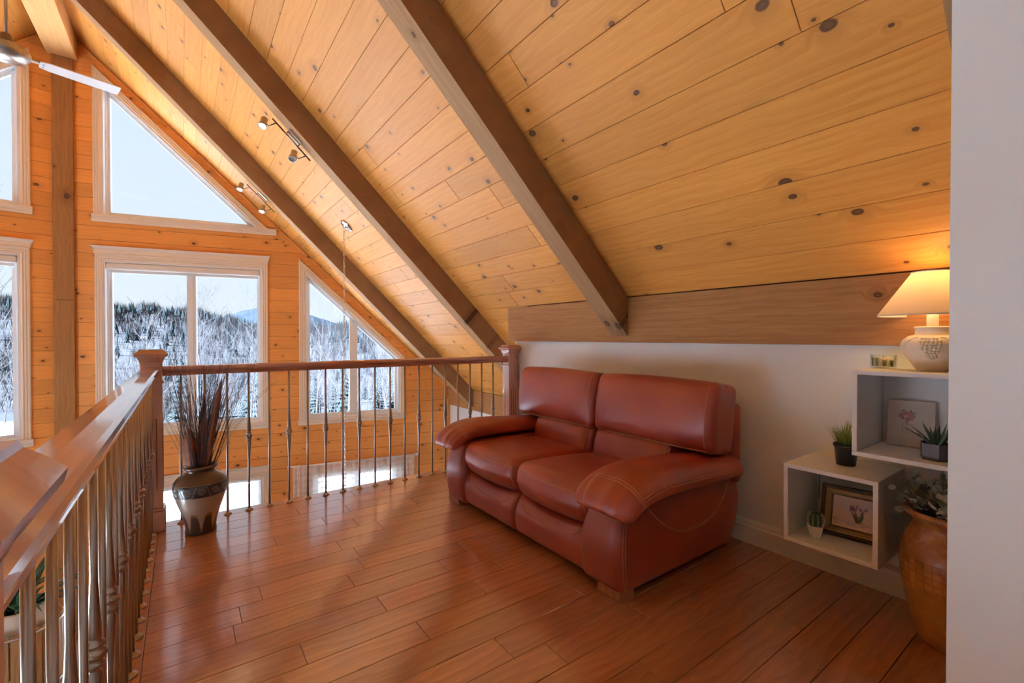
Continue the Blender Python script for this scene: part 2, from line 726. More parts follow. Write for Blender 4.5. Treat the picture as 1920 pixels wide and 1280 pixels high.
def ring(poly, o0, o1, z0, z1):
    a, b = offset(poly, o0) if o0 else poly, offset(poly, o1)
    n = len(poly)
    V = [(*p, z0) for p in a] + [(*p, z0) for p in b] + [(*p, z1) for p in a] + [(*p, z1) for p in b]
    Fc = []
    for i in range(n):
        j = (i + 1) % n
        Fc += [[2 * n + i, 2 * n + j, 3 * n + j, 3 * n + i], [i, n + i, n + j, j], [i, j, 2 * n + j, 2 * n + i], [n + i, 3 * n + i, 3 * n + j, n + j]]
    return V, Fc


def window(side, poly0, label, mull=None, cap=None, shade=False, skip_bottom=False, door=False):
    global win_n
    win_n += 1
    wf = WF[side]
    poly = mir(poly0, side)
    nm = ('door_%d' if door else 'window_%d') % win_n
    cx = sum(p[0] for p in poly) / len(poly)
    zb = min(p[1] for p in poly)
    root = tag(put(nm, None, None, None, wf @ T(cx, zb, 0)), label, 'door' if door else 'window', kind='structure')
    n = len(poly)
    for i in range(n):
        p, q = poly[i], poly[(i + 1) % n]
        horiz = abs(p[1] - q[1]) < 1e-6
        if horiz and abs(p[1] - zb) < 1e-6 and door:
            continue
        if horiz and abs(p[1] - zb) < 1e-6:
            # stool and apron with horns
            s0, s1 = min(p[0], q[0]) - 0.015, max(p[0], q[0]) + 0.015
            pr = [(0.0, 0.0), (0.0, 0.02), (0.03, 0.026), (0.038, 0.02), (0.06, 0.024), (0.068, 0.036), (CW, 0.036), (CW, -0.05)]
            V = []
            for o, h in pr:
                V += [(s0, zb + o, h), (s1, zb + o, h)]
            Fc = [[2 * k, 2 * k + 1, 2 * k + 3, 2 * k + 2] for k in range(len(pr) - 1)]
            Fc += [[2 * k for k in reversed(range(len(pr)))], [2 * k + 1 for k in range(len(pr))]]
            put('sill', mesh('sill', V, Fc), 'casing', root, wf)
            continue
        V, Fc = ring_strip(poly, CAS_PROF, i)
        put('casing', mesh('casing', V, Fc), 'casing', root, wf)
    inner = offset(poly, CW)
    V, Fc = ring(inner, 0.0, 0.014, -0.17, 0.005)
    put('jamb', mesh('jamb', V, Fc), 'vinyl', root, wf)
    V, Fc = ring(inner, 0.014, 0.030, -0.15, -0.06)
    put('frame', mesh('frame', V, Fc), 'vinyl', root, wf)
    V, Fc = ring(inner, 0.030, 0.058, -0.14, -0.085)
    put('sash', mesh('sash', V, Fc), 'vinyl', root, wf)
    gp = offset(inner, 0.05)
    panes = [gp]
    if mull:
        a, b = (mull[0], mull[1]) if side > 0 else (-mull[1], -mull[0])
        zt = max(p[1] for p in gp)
        V, Fc = [], []
        mp = clip(clip([(a, min(p[1] for p in gp)), (b, min(p[1] for p in gp)), (b, zt), (a, zt)], 0, 1, 99), 0, -1, 99)
        for e in edges(gp):
            mp = clip(mp, *e)
        prism(mp, -0.15, -0.06, V, Fc)
        mm = (a + b) / 2
        mp2 = [(mm + (p[0] - mm) * 0.45, p[1]) for p in mp]
        prism(mp2, -0.06, -0.05, V, Fc)
        put('mullion', mesh('mullion', V, Fc), 'vinyl', root, wf)
        panes = [clip(gp, -1, 0, a), clip(gp, 1, 0, -b)]
    for g in panes:
        V, Fc = prism(g, -0.114, -0.110)
        put('glass_pane', mesh('glass_pane', V, Fc), 'glass', root, wf)
    if cap:
        s0, s1 = min(p[0] for p in poly), max(p[0] for p in poly)
        z0 = max(p[1] for p in poly)
        pr = [(-0.008, 0.0, 0.026), (-0.008, 0.0, 0.034), (0.002, 0.004, 0.034), (0.006, 0.0, 0.022), (0.060, 0.0, 0.022), (0.068, 0.012, 0.034),
              (0.078, 0.020, 0.042), (0.086, 0.026, 0.044), (0.098, 0.034, 0.052), (0.100, 0.034, 0.052)]
        pr = [(-0.008, 0.012, 0.0)] + [(a, b + 0.012, c) for a, b, c in pr] + [(0.100, 0.046, 0.0)]
        V, Fc = [], []
        for z, e, h in pr:
            V += [(s0 - e + 0.012, z0 + z, h), (s1 + e - 0.012, z0 + z, h)]
        m_ = len(pr)
        Fc = [[2 * k, 2 * k + 1, 2 * k + 3, 2 * k + 2] for k in range(m_ - 1)]
        Fc += [[2 * k for k in reversed(range(m_))], [2 * k + 1 for k in range(m_)]]
        put('head_cap', mesh('head_cap', V, Fc), 'casing', root, wf)
    if shade:
        s0, s1 = min(p[0] for p in inner) + 0.016, max(p[0] for p in inner) - 0.016
        zt = max(p[1] for p in inner) - 0.014
        rl = put('shade_cassette', box_mesh('shade_cassette', ((s1 - s0) / 2, 0.045, 0.035), 0.02, 3), 'shade', root, wf @ T((s0 + s1) / 2, zt - 0.046, -0.03))
        put('hem_bar', box_mesh('hem_bar', ((s1 - s0) / 2 - 0.02, 0.018, 0.004), 0.003, 1), 'shade', rl, wf @ T((s0 + s1) / 2, zt - 0.108, -0.05))
    return root


window(1, LOWER, 'large two-pane window with rolled shade, behind the dried grass vase', (1.283, 1.389), True, True)
window(1, UPPER, 'tall triangular gable window under the sloping ceiling')
window(1, TRAP, 'two-pane window with a sloping top, crossed by the hanging chain', (3.434, 3.55))
window(1, DOOR_A, 'cream-cased glass door on the main floor, seen below behind the vase', (1.25, 1.34), True, door=True)
window(1, DOOR_B, 'glass patio door behind the lace curtains on the main floor', (3.50, 3.58), door=True)
window(-1, LOWER, 'large window beyond the timber post at the picture\'s edge', (1.283, 1.389), True, True)
window(-1, UPPER, 'triangular gable window behind the ceiling fan')
window(-1, TRAP, 'sloping-topped window on the far end of the gable wall', (3.434, 3.55))
window(-1, DOOR_A, 'glass door on the main floor below the fan', (1.25, 1.34), True, door=True)
window(-1, DOOR_B, 'glass patio door on the main floor at the far end of the gable wall', (3.50, 3.58), door=True)

# portals help the sky light find the window openings (they emit nothing themselves)
for side in (1, -1):
    for (s0, s1, z0, z1) in ((0.39, 2.2, -0.1, 2.15), (0.38, 2.3, 2.74, 4.6), (2.79, 4.2, -0.1, 2.2), (0.39, 2.2, ZM, -0.93), (2.9, 4.16, ZM, -0.99)):
        ld = bpy.data.lights.new('window_portal', 'AREA')
        ld.shape = 'RECTANGLE'
        ld.size, ld.size_y = s1 - s0, z1 - z0
        ld.cycles.is_portal = True
        lo = bpy.data.objects.new('window_portal', ld)
        COL.objects.link(lo)
        lo.matrix_world = WF[side] @ T((s0 + s1) / 2 * side, (z0 + z1) / 2, -0.2) @ R(pi, 'X')

# ------------------------------------------------------------------ timber frame
RD = 0.275          # vertical depth of the rafters
RYS = (0.165, 2.125, 4.14, 6.12)
RAF_LABEL = {0.165: 'rough rafter at the top corner beside the white partition', 2.125: 'brown rafter running down to the header beam above the sofa',
             4.14: 'brown rafter carrying the larger track light', 6.12: 'brown rafter nearest the gable windows, carrying a small track light'}


def rafter(side, y0, xlow, label):
    ex = Vector((side, 0, -M)) / NRM
    ey = Vector((0, 1, 0))
    x0, x1 = XA + 0.1, xlow
    poly = [(x0, zc(x0) - RD), (x1, zc(x1) - RD), (x1, zc(x1) + 0.002), (x0, zc(x0) + 0.002)]
    c = Vector(((x0 + x1) / 2, y0 + 0.075, (zc(x0) + zc(x1)) / 2 - RD / 2))
    if side < 0:
        poly = [(2 * XA - p[0], p[1]) for p in reversed(poly)]
        c.x = 2 * XA - c.x
    V = [(p[0], y, p[1]) for y in (y0, y0 + 0.15) for p in poly]
    Fc = [[0, 1, 2, 3], [7, 6, 5, 4]] + [[i, 4 + i, 4 + (i + 1) % 4, (i + 1) % 4] for i in range(4)]
    ez = ex.cross(ey)
    mw = frame(c, ex, ey, ez)
    inv = mw.inverted()
    me = mesh('rafter', [inv @ Vector(v) for v in V], Fc)
    return tag(put('rafter', me, 'beam', None, mw), label, 'beam', 'roof rafters', 'structure')


for y0 in RYS:
    rafter(1, y0, 2.548 if y0 < 3 else XE - 0.03, RAF_LABEL[y0])
for y0 in RYS:
    rafter(-1, y0, XE - 0.03, 'rafter on the far slope, out past the ridge beam')

ridge = tag(box('ridge_beam', (XA - 0.138, -3.0, 4.69), (XA + 0.142, YA + 0.02, ZR + 0.05), None), 'pale rough-sawn ridge beam ending above the timber post', 'beam', kind='structure')
rb = ridge.data
mwr = frame(Vector((XA, 2.5, 4.87)), Vector((0, 1, 0)), Vector((-1, 0, 0)), Vector((0, 0, 1)))
inv = mwr.inverted() @ WORLD['ridge_beam']
for v in rb.vertices:
    v.co = inv @ v.co
ridge.matrix_basis = mwr
WORLD['ridge_beam'] = mwr
rb.materials.clear()
rb.materials.append(MT['ridge'])


def upright(name, lo, hi, mat, label, cat, kind='structure', joint=None):
    lo, hi = Vector(lo), Vector(hi)
    c, h = (lo + hi) / 2, (hi - lo) / 2
    me = box_mesh(name, (h.z, h.x, h.y), 0.004, 1)
    mw = frame(c, Vector((0, 0, 1)), Vector((1, 0, 0)), Vector((0, 1, 0)))
    return tag(put(name, me, mat, None, mw), label, cat, kind=kind)


post = upright('timber_post', (XA - 0.096, 7.99, ZM), (XA + 0.100, 8.06, 1.62), 'header', 'square brown timber post between the gable windows', 'post')
put('post_upper', box_mesh('post_upper', ((4.69 - 1.622) / 2, 0.098, 0.036), 0.004, 1), 'header', post,
    frame(Vector((XA + 0.002, 8.026, (4.69 + 1.622) / 2)), Vector((0, 0, 1)), Vector((1, 0, 0)), Vector((0, 1, 0))))


def beam_y(name, x0, x1, y0, y1, z0, z1, mat, label):
    me = box_mesh(name, ((y1 - y0) / 2, (z1 - z0) / 2, (x1 - x0) / 2), 0.003, 1)
    mw = frame(Vector(((x0 + x1) / 2, (y0 + y1) / 2, (z0 + z1) / 2)), Vector((0, -1, 0)), Vector((0, 0, 1)), Vector((-1, 0, 0)))
    return tag(put(name, me, mat, None, mw), label, 'beam', kind='structure')


beam_y('header_beam', 2.549, 2.66, -2.9, 3.585, 1.113, 1.432, 'header', 'wide weathered header beam above the white knee wall')
beam_y('wall_plate', XE - 0.035, XE + 0.1, 3.5, 7.0, zc(XE) - 0.29, zc(XE) + 0.02, 'header', 'low plate beam where the far rafters end, seen through the balusters')

# ------------------------------------------------------------------ white walls
tag(box('wall_right', (XK, -3.0, 0.0), (XK + 0.1, 3.50, 1.114), 'white'), 'white knee wall behind the red sofa', 'wall', kind='structure')
tag(box('wall_return', (XK + 0.1, 3.40, ZM), (XE, 3.50, zc(XE) + 0.9), 'white'), 'white end wall closing the space behind the knee wall', 'wall', kind='structure')
tag(box('wall_side', (XE, 3.3, ZM), (XE + 0.12, 7.2, zc(XE) + 0.02), 'white'), 'white side wall of the room below, beyond the balusters', 'wall', kind='structure')
put('corner_strip', box_mesh('corner_strip', (0.02, 0.012, 1.4), 0.003, 1), 'wall', bpy.data.objects['wall_side'], T(XE - 0.022, ywall(XE) - 0.035, -1.3))
tag(box('wall_below', (-0.2, 3.40, ZM), (XE, 3.52, -0.30), 'white'), 'white wall under the loft edge', 'wall', kind='structure')
XL = 2 * XA - XE
wl_ = tag(box('wall_left', (XL - 0.12, -3.0, -0.45), (XL, 7.2, zc(XE) + 0.02), 'white'), 'white side wall across the great room', 'wall', kind='structure')
for k_, (a_, b_) in enumerate(((-3.0, 2.05), (4.2, 7.2))):
    box('wall_pier', (XL - 0.12, a_, ZM), (XL, b_, -0.45), 'white', wl_)
for k_, (a_, b_) in enumerate(((2.05, 4.2),)):  # glazed opening added in the unseen wall so sun bounces up as fill
    d_ = empty('door_%d' % (20 + k_), (XL - 0.06, (a_ + b_) / 2, ZM), 'sliding glass door added out of view to let in fill light', 'door', kind='structure')
    for y_ in (a_ + 0.035, (a_ + b_) / 2, b_ - 0.035):
        box('stile', (XL - 0.09, y_ - 0.035, ZM), (XL - 0.03, y_ + 0.035, -0.45), 'vinyl', d_)
    for z_ in (ZM + 0.05, -0.50):
        box('rail', (XL - 0.09, a_, z_ - 0.05), (XL - 0.03, b_, z_ + 0.05), 'vinyl', d_)
    box('glass_pane', (XL - 0.062, a_ + 0.05, ZM + 0.05), (XL - 0.058, b_ - 0.05, -0.5), 'glass', d_)


def gable_poly(name, x0, x1, y0, y1, z0, mat, label):
    xs = [x for x in (x0, XA, x1) if x0 <= x <= x1]
    xs = sorted(set(xs))
    poly = [(x0, z0), (x1, z0)] + [(x, zc(x) + 0.02) for x in reversed(xs)]
    V = [(p[0], y, p[1]) for y in (y0, y1) for p in poly]
    n = len(poly)
    Fc = [list(range(n)), [2 * n - 1 - i for i in range(n)]] + [[i, n + i, n + (i + 1) % n, (i + 1) % n] for i in range(n)]
    return tag(put(name, mesh(name, V, Fc), mat), label, 'wall', kind='structure')


gable_poly('wall_back', 2 * XA - XE, XE, -3.12, -3.0, ZM, 'white', 'white rear wall behind the camera')
# partition beside the camera: its face is at x = 1.40
xp = 1.40
yp = xp * math.tan(radians(10.25))
Vp = [(xp, -3.0, 0), (xp + 0.11, -3.0, 0), (xp + 0.11, yp, 0), (xp, yp, 0)]
Vp += [(x, y, zc(x) + 0.02) for x, y, _ in Vp]
tag(put('wall_partition', mesh('wall_partition', Vp, [[3, 2, 1, 0], [4, 5, 6, 7]] + [[i, (i + 1) % 4, 4 + (i + 1) % 4, 4 + i] for i in range(4)]), 'white'),
    'plain white partition wall filling the near edge beside the clay pot', 'wall', kind='structure')

# baseboard
bp = [(0.0, 0.0), (0.016, 0.0), (0.016, 0.095), (0.012, 0.102), (0.012, 0.112), (0.007, 0.122), (0.004, 0.128), (0.0, 0.130)]
V, Fc = [], []
for y in (-2.9, 3.50):
    V += [(XK - p[0], y, p[1]) for p in bp]
n = len(bp)
Fc = [[i, n + i, n + (i + 1) % n, (i + 1) % n] for i in range(n)] + [list(range(n)), [2 * n - 1 - i for i in range(n)]]
tag(put('baseboard_right', mesh('baseboard_right', V, Fc), 'trim'), 'white moulded baseboard along the knee wall', 'baseboard', kind='structure')

# ------------------------------------------------------------------ OUTSIDE: snowy slope, forest, mountain
def sstep(a, b, x):
    t = max(0.0, min(1.0, (x - a) / (b - a)))
    return t * t * (3 - 2 * t)


def terrain(x, y):
    r = sqrt(x * x + y * y)
    a = math.degrees(atan2(x, y))
    d = max(0.0, r - 19)
    z = -3.15 - min(d, 75) * 0.15 * (0.55 + 0.45 * sstep(-14, 0, a))
    top = 0.052 - 0.030 * sstep(0, 7, a) + 0.004 * sin(a * 1.7)
    z += (1.15 + 430 * top * 0.72 + 14) * sstep(120, 430, r)
    z += 0.25 * sin(x * 0.21) * sin(y * 0.17 + 1) * sstep(15, 30, r) + 1.2 * sin(x * 0.031 + 2) * sin(y * 0.023) * sstep(60, 200, r)
    return z


V, Fc = [], []
rad = [9, 11, 13.5, 17, 21, 26, 32, 40, 50, 62, 78, 98, 122, 150, 185, 225, 270, 320, 370, 430, 500]
angs = [-95 + 5 * i for i in range(39)]
for r_ in rad:
    for a in angs:
        x, y = r_ * sin(radians(a)) - 1.2, r_ * cos(radians(a))
        V.append((x, y, terrain(x, y)))
na = len(angs)
for i in range(len(rad) - 1):
    for j in range(na - 1):
        Fc.append([i * na + j, i * na + j + 1, (i + 1) * na + j + 1, (i + 1) * na + j])
t = NT('wooded_snow_slope')
o = t.obj()
g = t.sep(o)
rr = t.math('SQRT', t.math('ADD', t.math('MULTIPLY', g[0], g[0]), t.math('MULTIPLY', g[1], g[1])))
n = t.noise(o, 0.25, 5, 0.65)
far = t.smooth(t.math('ADD', rr, t.math('MULTIPLY', t.math('SUBTRACT', n, 0.5), 60.0)), 34, 58)
clear = t.math('MULTIPLY', t.smooth(t.math('DIVIDE', g[0], g[1]), -0.09, -0.16), t.smooth(rr, 75, 60))
far = t.math('MULTIPLY', far, t.math('SUBTRACT', 1.0, clear))
wood_c = t.mix(t.smooth(t.noise(o, 0.12, 6, 0.7), 0.4, 0.62), (0.0360, 0.0382, 0.0435), (0.0432, 0.0444, 0.0492))
t.bsdf(t.mix(far, (0.84, 0.86, 0.90), wood_c), 0.85, spec=0.0)
MT['slope'] = t.m
tag(put('ground', mesh('ground', V, Fc, True), 'slope'), 'snow-covered ground sloping away outside the windows', 'ground', kind='structure')
tag(box('ground_apron', (-40, -12, -3.6), (14, 14, -3.22), 'snow'), 'flat snow close around the house', 'ground', kind='structure')

t = NT('mountain_forest_haze')
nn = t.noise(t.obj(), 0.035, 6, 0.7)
t.bsdf(t.mix(t.smooth(nn, 0.4, 0.62), (0.0132, 0.0186, 0.0246), (0.0168, 0.0228, 0.0294)), 0.9, spec=0.0)  # distance haze is put into the blue base colours
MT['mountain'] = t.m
V, Fc = [], []
NA, NR = 60, 10
for j in range(NR):
    q = j / (NR - 1)
    for i in range(NA):
        a = -2 + 40 * i / (NA - 1)
        el = 0.058 * math.exp(-((a - 8.0) / 6.5) ** 2) + 0.012 * math.exp(-((a - 20) / 9.0) ** 2) + 0.0025 * noise.noise((a * 0.9, 3.1, 0))
        R_ = 900 + 300 * q
        x, y = R_ * sin(radians(a)), R_ * cos(radians(a))
        z = -60 + (60 + 1.15 + el * 1200) * sstep(0, 1, q) + 6 * noise.noise((a * 1.3, q * 5, 1.0)) * (1 - q)
        V.append((x, y, z))
for j in range(NR - 1):
    for i in range(NA - 1):
        Fc.append([j * NA + i, j * NA + i + 1, (j + 1) * NA + i + 1, (j + 1) * NA + i])
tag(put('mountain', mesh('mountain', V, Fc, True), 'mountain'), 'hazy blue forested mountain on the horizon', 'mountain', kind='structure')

MT['spruce'] = plain('spruce_needles', (0.0195, 0.0263, 0.0285), 0.9, var=0.4, scale=3, spec=0.0)
MT['fargrey'] = plain('far_bare_wood', (0.0408, 0.0396, 0.0432), 0.9, var=0.4, scale=0.12, spec=0.0)
MT['farspruce'] = plain('far_spruce', (0.0180, 0.0248, 0.0285), 0.9, var=0.3, scale=0.12, spec=0.0)
MT['birch'] = plain('birch_bark', (0.056, 0.055, 0.057), 0.8, var=0.35, scale=2.5, spec=0.0)
MT['bark'] = plain('grey_bark', (0.0450, 0.0428, 0.0465), 0.85, var=0.4, scale=2.5, spec=0.0)


def forest(name, n, mat, label, spr, seed):
    rnd = random.Random(seed)
    V, Fc = [], []
    made = 0
    while made < n:
        a = rnd.uniform(-19, 27)
        r_ = sqrt(rnd.uniform((150 if spr else 95) ** 2, 430 ** 2))
        x, y = r_ * sin(radians(a)), r_ * cos(radians(a))
        if spr and rnd.random() > 0.25 + 0.75 * sstep(-0.1, 0.3, noise.noise((x * 0.02, y * 0.02, 0.3)) + (0.3 if r_ > 330 else 0)):
            continue
        z = terrain(x, y) - 0.4
        h = rnd.uniform(5, 9) if spr else rnd.uniform(6, 11)
        b = len(V)
        if spr:
            w = h * rnd.uniform(0.14, 0.2)
            for k, (zz, rr) in enumerate(((0.08, 1.0), (0.5, 0.55), (0.42, 0.75), (1.0, 0.0))):
                m_ = 6
                for i in range(m_):
                    aa = 2 * pi * i / m_ + k
                    q = rr * w * rnd.uniform(0.75, 1.1)
                    V.append((x + q * cos(aa), y + q * sin(aa), z + zz * h))
            for k in (0, 2):
                for i in range(6):
                    j = (i + 1) % 6
                    Fc.append([b + k * 6 + i, b + k * 6 + j, b + (k + 1) * 6 + j, b + (k + 1) * 6 + i])
        else:
            # bare crown: a spray of thin stems
            for q in range(7):
                aa, sp = rnd.uniform(0, 2 * pi), rnd.uniform(0.08, 0.3) * h
                x1, y1 = x + sp * cos(aa), y + sp * sin(aa)
                xb_, yb_, zb_ = x + 0.15 * sp * cos(aa), y + 0.15 * sp * sin(aa), z + rnd.uniform(0.0, 0.35) * h
                zt = z + rnd.uniform(0.65, 1.0) * h
                th = rnd.uniform(0.03, 0.06) * (0.5 + r_ / 220)
                b = len(V)
                for i in range(3):
                    V.append((xb_ + th * cos(2.1 * i), yb_ + th * sin(2.1 * i), zb_))
                V.append((x1, y1, zt))
                Fc += [[b, b + 1, b + 3], [b + 1, b + 2, b + 3], [b + 2, b, b + 3]]
        made += 1
    tag(put(name, mesh(name, V, Fc), mat), label, 'forest', kind='stuff')


forest('spruce_forest', 520, 'farspruce', 'dark spruces covering the far hillside', True, 3)
forest('bare_forest', 4200, 'fargrey', 'grey leafless woods on the far hillside', False, 4)


def bare_tree_mesh(seed, h=11.0, n1=16):
    rnd = random.Random(seed)
    V, Fc = [], []
    pts, rr = [], []
    p = Vector((0, 0, -0.4))
    dx, dy = rnd.uniform(-0.05, 0.05), rnd.uniform(-0.05, 0.05)
    for i in range(9):
        q = i / 8
        pts.append(Vector((dx * h * q + 0.12 * sin(q * 5 + seed), dy * h * q + 0.1 * cos(q * 4 + seed), -0.4 + h * q)))
        rr.append(0.075 * (1 - q) ** 0.8 + 0.006)
    tube(pts, 0, 5, V, Fc, False, rr)
    tips = []

    def branch(o, d, ln, r0, lvl):
        n = 4 if lvl < 2 else 3
        ps = [o]
        dd = d.copy()
        for i in range(n):
            dd = (dd + Vector((rnd.uniform(-.22, .22), rnd.uniform(-.22, .22), rnd.uniform(-.02, .22)))).normalized()
            ps.append(ps[-1] + dd * ln / n)
        tube(ps, 0, 3, V, Fc, False, [max(r0 * (1 - i / (n + .5)), 0.003) for i in range(n + 1)])
        if lvl < 3:
            for k in range((0, 6, 5)[lvl] if lvl else 0):
                q = rnd.uniform(0.2, 1.0) * n
                i = min(int(q), n - 1)
                o2 = ps[i].lerp(ps[i + 1], q - i)
                d2 = (dd + Vector((rnd.uniform(-1, 1), rnd.uniform(-1, 1), rnd.uniform(-.3, .8)))).normalized()
                branch(o2, d2, ln * rnd.uniform(0.3, 0.55), r0 * 0.5, lvl + 1)

    for k in range(n1):
        q = 0.28 + 0.70 * (k / n1) + rnd.uniform(-.02, .02)
        i = min(int(q * 8), 7)
        o = pts[i].lerp(pts[i + 1], q * 8 - i)
        a = k * 2.4 + rnd.uniform(-.5, .5)
        el = rnd.uniform(0.5, 1.0)
        d = Vector((cos(a) * cos(el), sin(a) * cos(el), sin(el)))
        branch(o, d, h * (0.36 - 0.2 * q) * rnd.uniform(.8, 1.25), 0.032 * (1.1 - q) + 0.006, 1)
    return mesh('bare_tree', V, Fc)


def spruce_mesh(seed, h=9.0):
    rnd = random.Random(seed)
    V, Fc = [], []
    tube([(0, 0, -.3), (0, 0, h * .98)], 0, 5, V, Fc, False, [0.13, 0.01])
    L = 17
    for k in range(L):
        q = k / (L - 1)
        z = h * (0.06 + 0.92 * q)
        rad_ = h * 0.19 * (1 - q) ** 0.85 + 0.06
        for i in range(11):
            a = 2 * pi * i / 11 + k * 1.3 + rnd.uniform(-.15, .15)
            r1 = rad_ * rnd.uniform(.75, 1.1)
            c, s_ = cos(a), sin(a)
            w = 0.10 + 0.20 * r1
            b = len(V)
            V += [(0.03 * c, 0.03 * s_, z + 0.12), (r1 * .6 * c - w * s_, r1 * .6 * s_ + w * c, z - .18 * r1), (r1 * c, r1 * s_, z - .38 * r1 - .05),
                  (r1 * .6 * c + w * s_, r1 * .6 * s_ - w * c, z - .18 * r1), (r1 * .5 * c, r1 * .5 * s_, z - .02 * r1 + .07)]
            Fc += [[b, b + 1, b + 4], [b + 1, b + 2, b + 4], [b + 2, b + 3, b + 4], [b + 3, b, b + 4], [b, b + 3, b + 2, b + 1]]
    return mesh('spruce_tree', V, Fc)


bm_list = []
for i, sd in enumerate((3, 8, 15, 23)):
    me = bare_tree_mesh(sd, n1=15 + 2 * i)
    me.materials.append(MT['birch' if i in (0, 2) else 'bark'])
    bm_list.append(me)
sp_list = [spruce_mesh(2), spruce_mesh(5)]
for me in sp_list:
    me.materials.append(MT['spruce'])
rnd = random.Random(42)
spots = []
for k in range(230):
    a = rnd.uniform(-6.5, 25)
    r_ = rnd.uniform(24, 82)
    if r_ < 34 and a < 2:
        r_ += 16
    if all((r_ * sin(radians(a)) - p_[1] * sin(radians(p_[0]))) ** 2 + (r_ * cos(radians(a)) - p_[1] * cos(radians(p_[0]))) ** 2 > 9.0 for p_ in spots):
        spots.append((a, r_, rnd.uniform(0.42, 0.72)))
spots += [(-3.2, 34, .75), (1.9, 33, .8), (6.0, 32, .78), (12.5, 24, 0.62), (-12.4, 22, .75), (-13.5, 34, .6), (-11.5, 44, .6), (-14.5, 52, .6), (-10, 60, .6), (-12.2, 66, .6), (-9, 47, .6)]
for k, (a, r_, sc) in enumerate(spots):
    x, y = r_ * sin(radians(a)), r_ * cos(radians(a))
    me = bm_list[rnd.randrange(4)]
    white = me in (bm_list[0], bm_list[2])
    o = put('bare_tree', me, None, None, T(x, y, terrain(x, y)) @ R(rnd.uniform(0, 6.3), 'Z') @ Matrix.Scale(sc, 4))
    where = 'beyond the timber post' if a < -7 else ('seen through the big two-pane window' if a < 8.5 else 'seen through the sloping-topped window')
    tag(o, ('leafless pale birch ' if white else 'leafless grey-barked tree ') + where, 'tree', 'bare trees ' + where)
for k in range(34):
    a = rnd.uniform(-9, 24)
    r_ = rnd.uniform(48, 120)
    x, y = r_ * sin(radians(a)), r_ * cos(radians(a))
    o = put('spruce_tree', sp_list[k % 2], None, None, T(x, y, terrain(x, y)) @ R(rnd.uniform(0, 6.3), 'Z') @ Matrix.Scale(rnd.uniform(.55, 1.0), 4))
    where = 'through the big two-pane window' if a < 8.5 else 'through the sloping-topped window'
    tag(o, 'dark spruce among bare trees, seen ' + where, 'tree', 'spruces ' + where)

# ------------------------------------------------------------------ RAILINGS
def newel(loc, label):
    r = empty('newel_post', loc, label, 'newel post', 'stained newel posts')
    w = WORLD[r.name]
    put('plinth', box_mesh('plinth', (0.064, 0.064, 0.062), 0.004, 1), 'rail', r, w @ T(0, 0, 0.062))
    put('plinth_moulding', box_mesh('plinth_moulding', (0.059, 0.059, 0.008), 0.006, 2), 'rail', r, w @ T(0, 0, 0.131))
    me = box_mesh('shaft', (0.455, 0.052, 0.052), 0.003, 1)
    sh = put('shaft', me, 'rail', r, w @ T(0, 0, 0.575) @ R(-pi / 2, 'Y'))
    # dark strips on the four faces, painting in the shade of routed flutes
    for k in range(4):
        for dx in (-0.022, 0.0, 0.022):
            put('flute_shade', box_mesh('flute_shade', (0.003, 0.0006, 0.24 if dx == 0 else 0.21)), 'gap', sh,
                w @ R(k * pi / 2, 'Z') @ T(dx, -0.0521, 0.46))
    put('collar', box_mesh('collar', (0.060, 0.060, 0.010), 0.008, 3), 'rail', r, w @ T(0, 0, 0.885))
    prof = [(0.053, 1.000), (0.060, 1.018), (0.064, 1.030), (0.078, 1.040), (0.080, 1.050), (0.068, 1.064), (0.060, 1.072), (0.058, 1.078)]
    V, Fc = [], []
    for h, z in prof:
        V += [(-h, -h, z), (h, -h, z), (h, h, z), (-h, h, z)]
    for k in range(len(prof) - 1):
        for i in range(4):
            Fc.append([4 * k + i, 4 * k + (i + 1) % 4, 4 * k + 4 + (i + 1) % 4, 4 * k + 4 + i])
    e = 4 * (len(prof) - 1)
    Fc += [[3, 2, 1, 0], [e, e + 1, e + 2, e + 3]]
    put('cap', mesh('cap', V, Fc), 'rail', r, w)
    return r


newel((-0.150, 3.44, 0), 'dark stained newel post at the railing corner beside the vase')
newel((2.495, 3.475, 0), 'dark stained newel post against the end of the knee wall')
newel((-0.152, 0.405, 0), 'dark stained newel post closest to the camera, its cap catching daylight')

RAIL_PROF = [(-0.028, 0.0), (0.028, 0.0), (0.030, 0.010), (0.024, 0.016), (0.026, 0.024), (0.038, 0.030), (0.043, 0.038), (0.042, 0.050), (0.034, 0.057),
             (0.0, 0.060), (-0.034, 0.057), (-0.042, 0.050), (-0.043, 0.038), (-0.038, 0.030), (-0.026, 0.024), (-0.024, 0.016), (-0.030, 0.010)]


def handrail(ln):
    V, Fc = [], []
    n = len(RAIL_PROF)
    for x in (-ln / 2, ln / 2):
        V += [(x, p[0], p[1]) for p in RAIL_PROF]
    Fc = [[i, n + i, n + (i + 1) % n, (i + 1) % n] for i in range(n)]
    Fc = [list(reversed(f)) for f in Fc] + [list(reversed(range(n)))[::-1], [2 * n - 1 - i for i in range(n)]]
    return mesh('handrail', V, Fc)


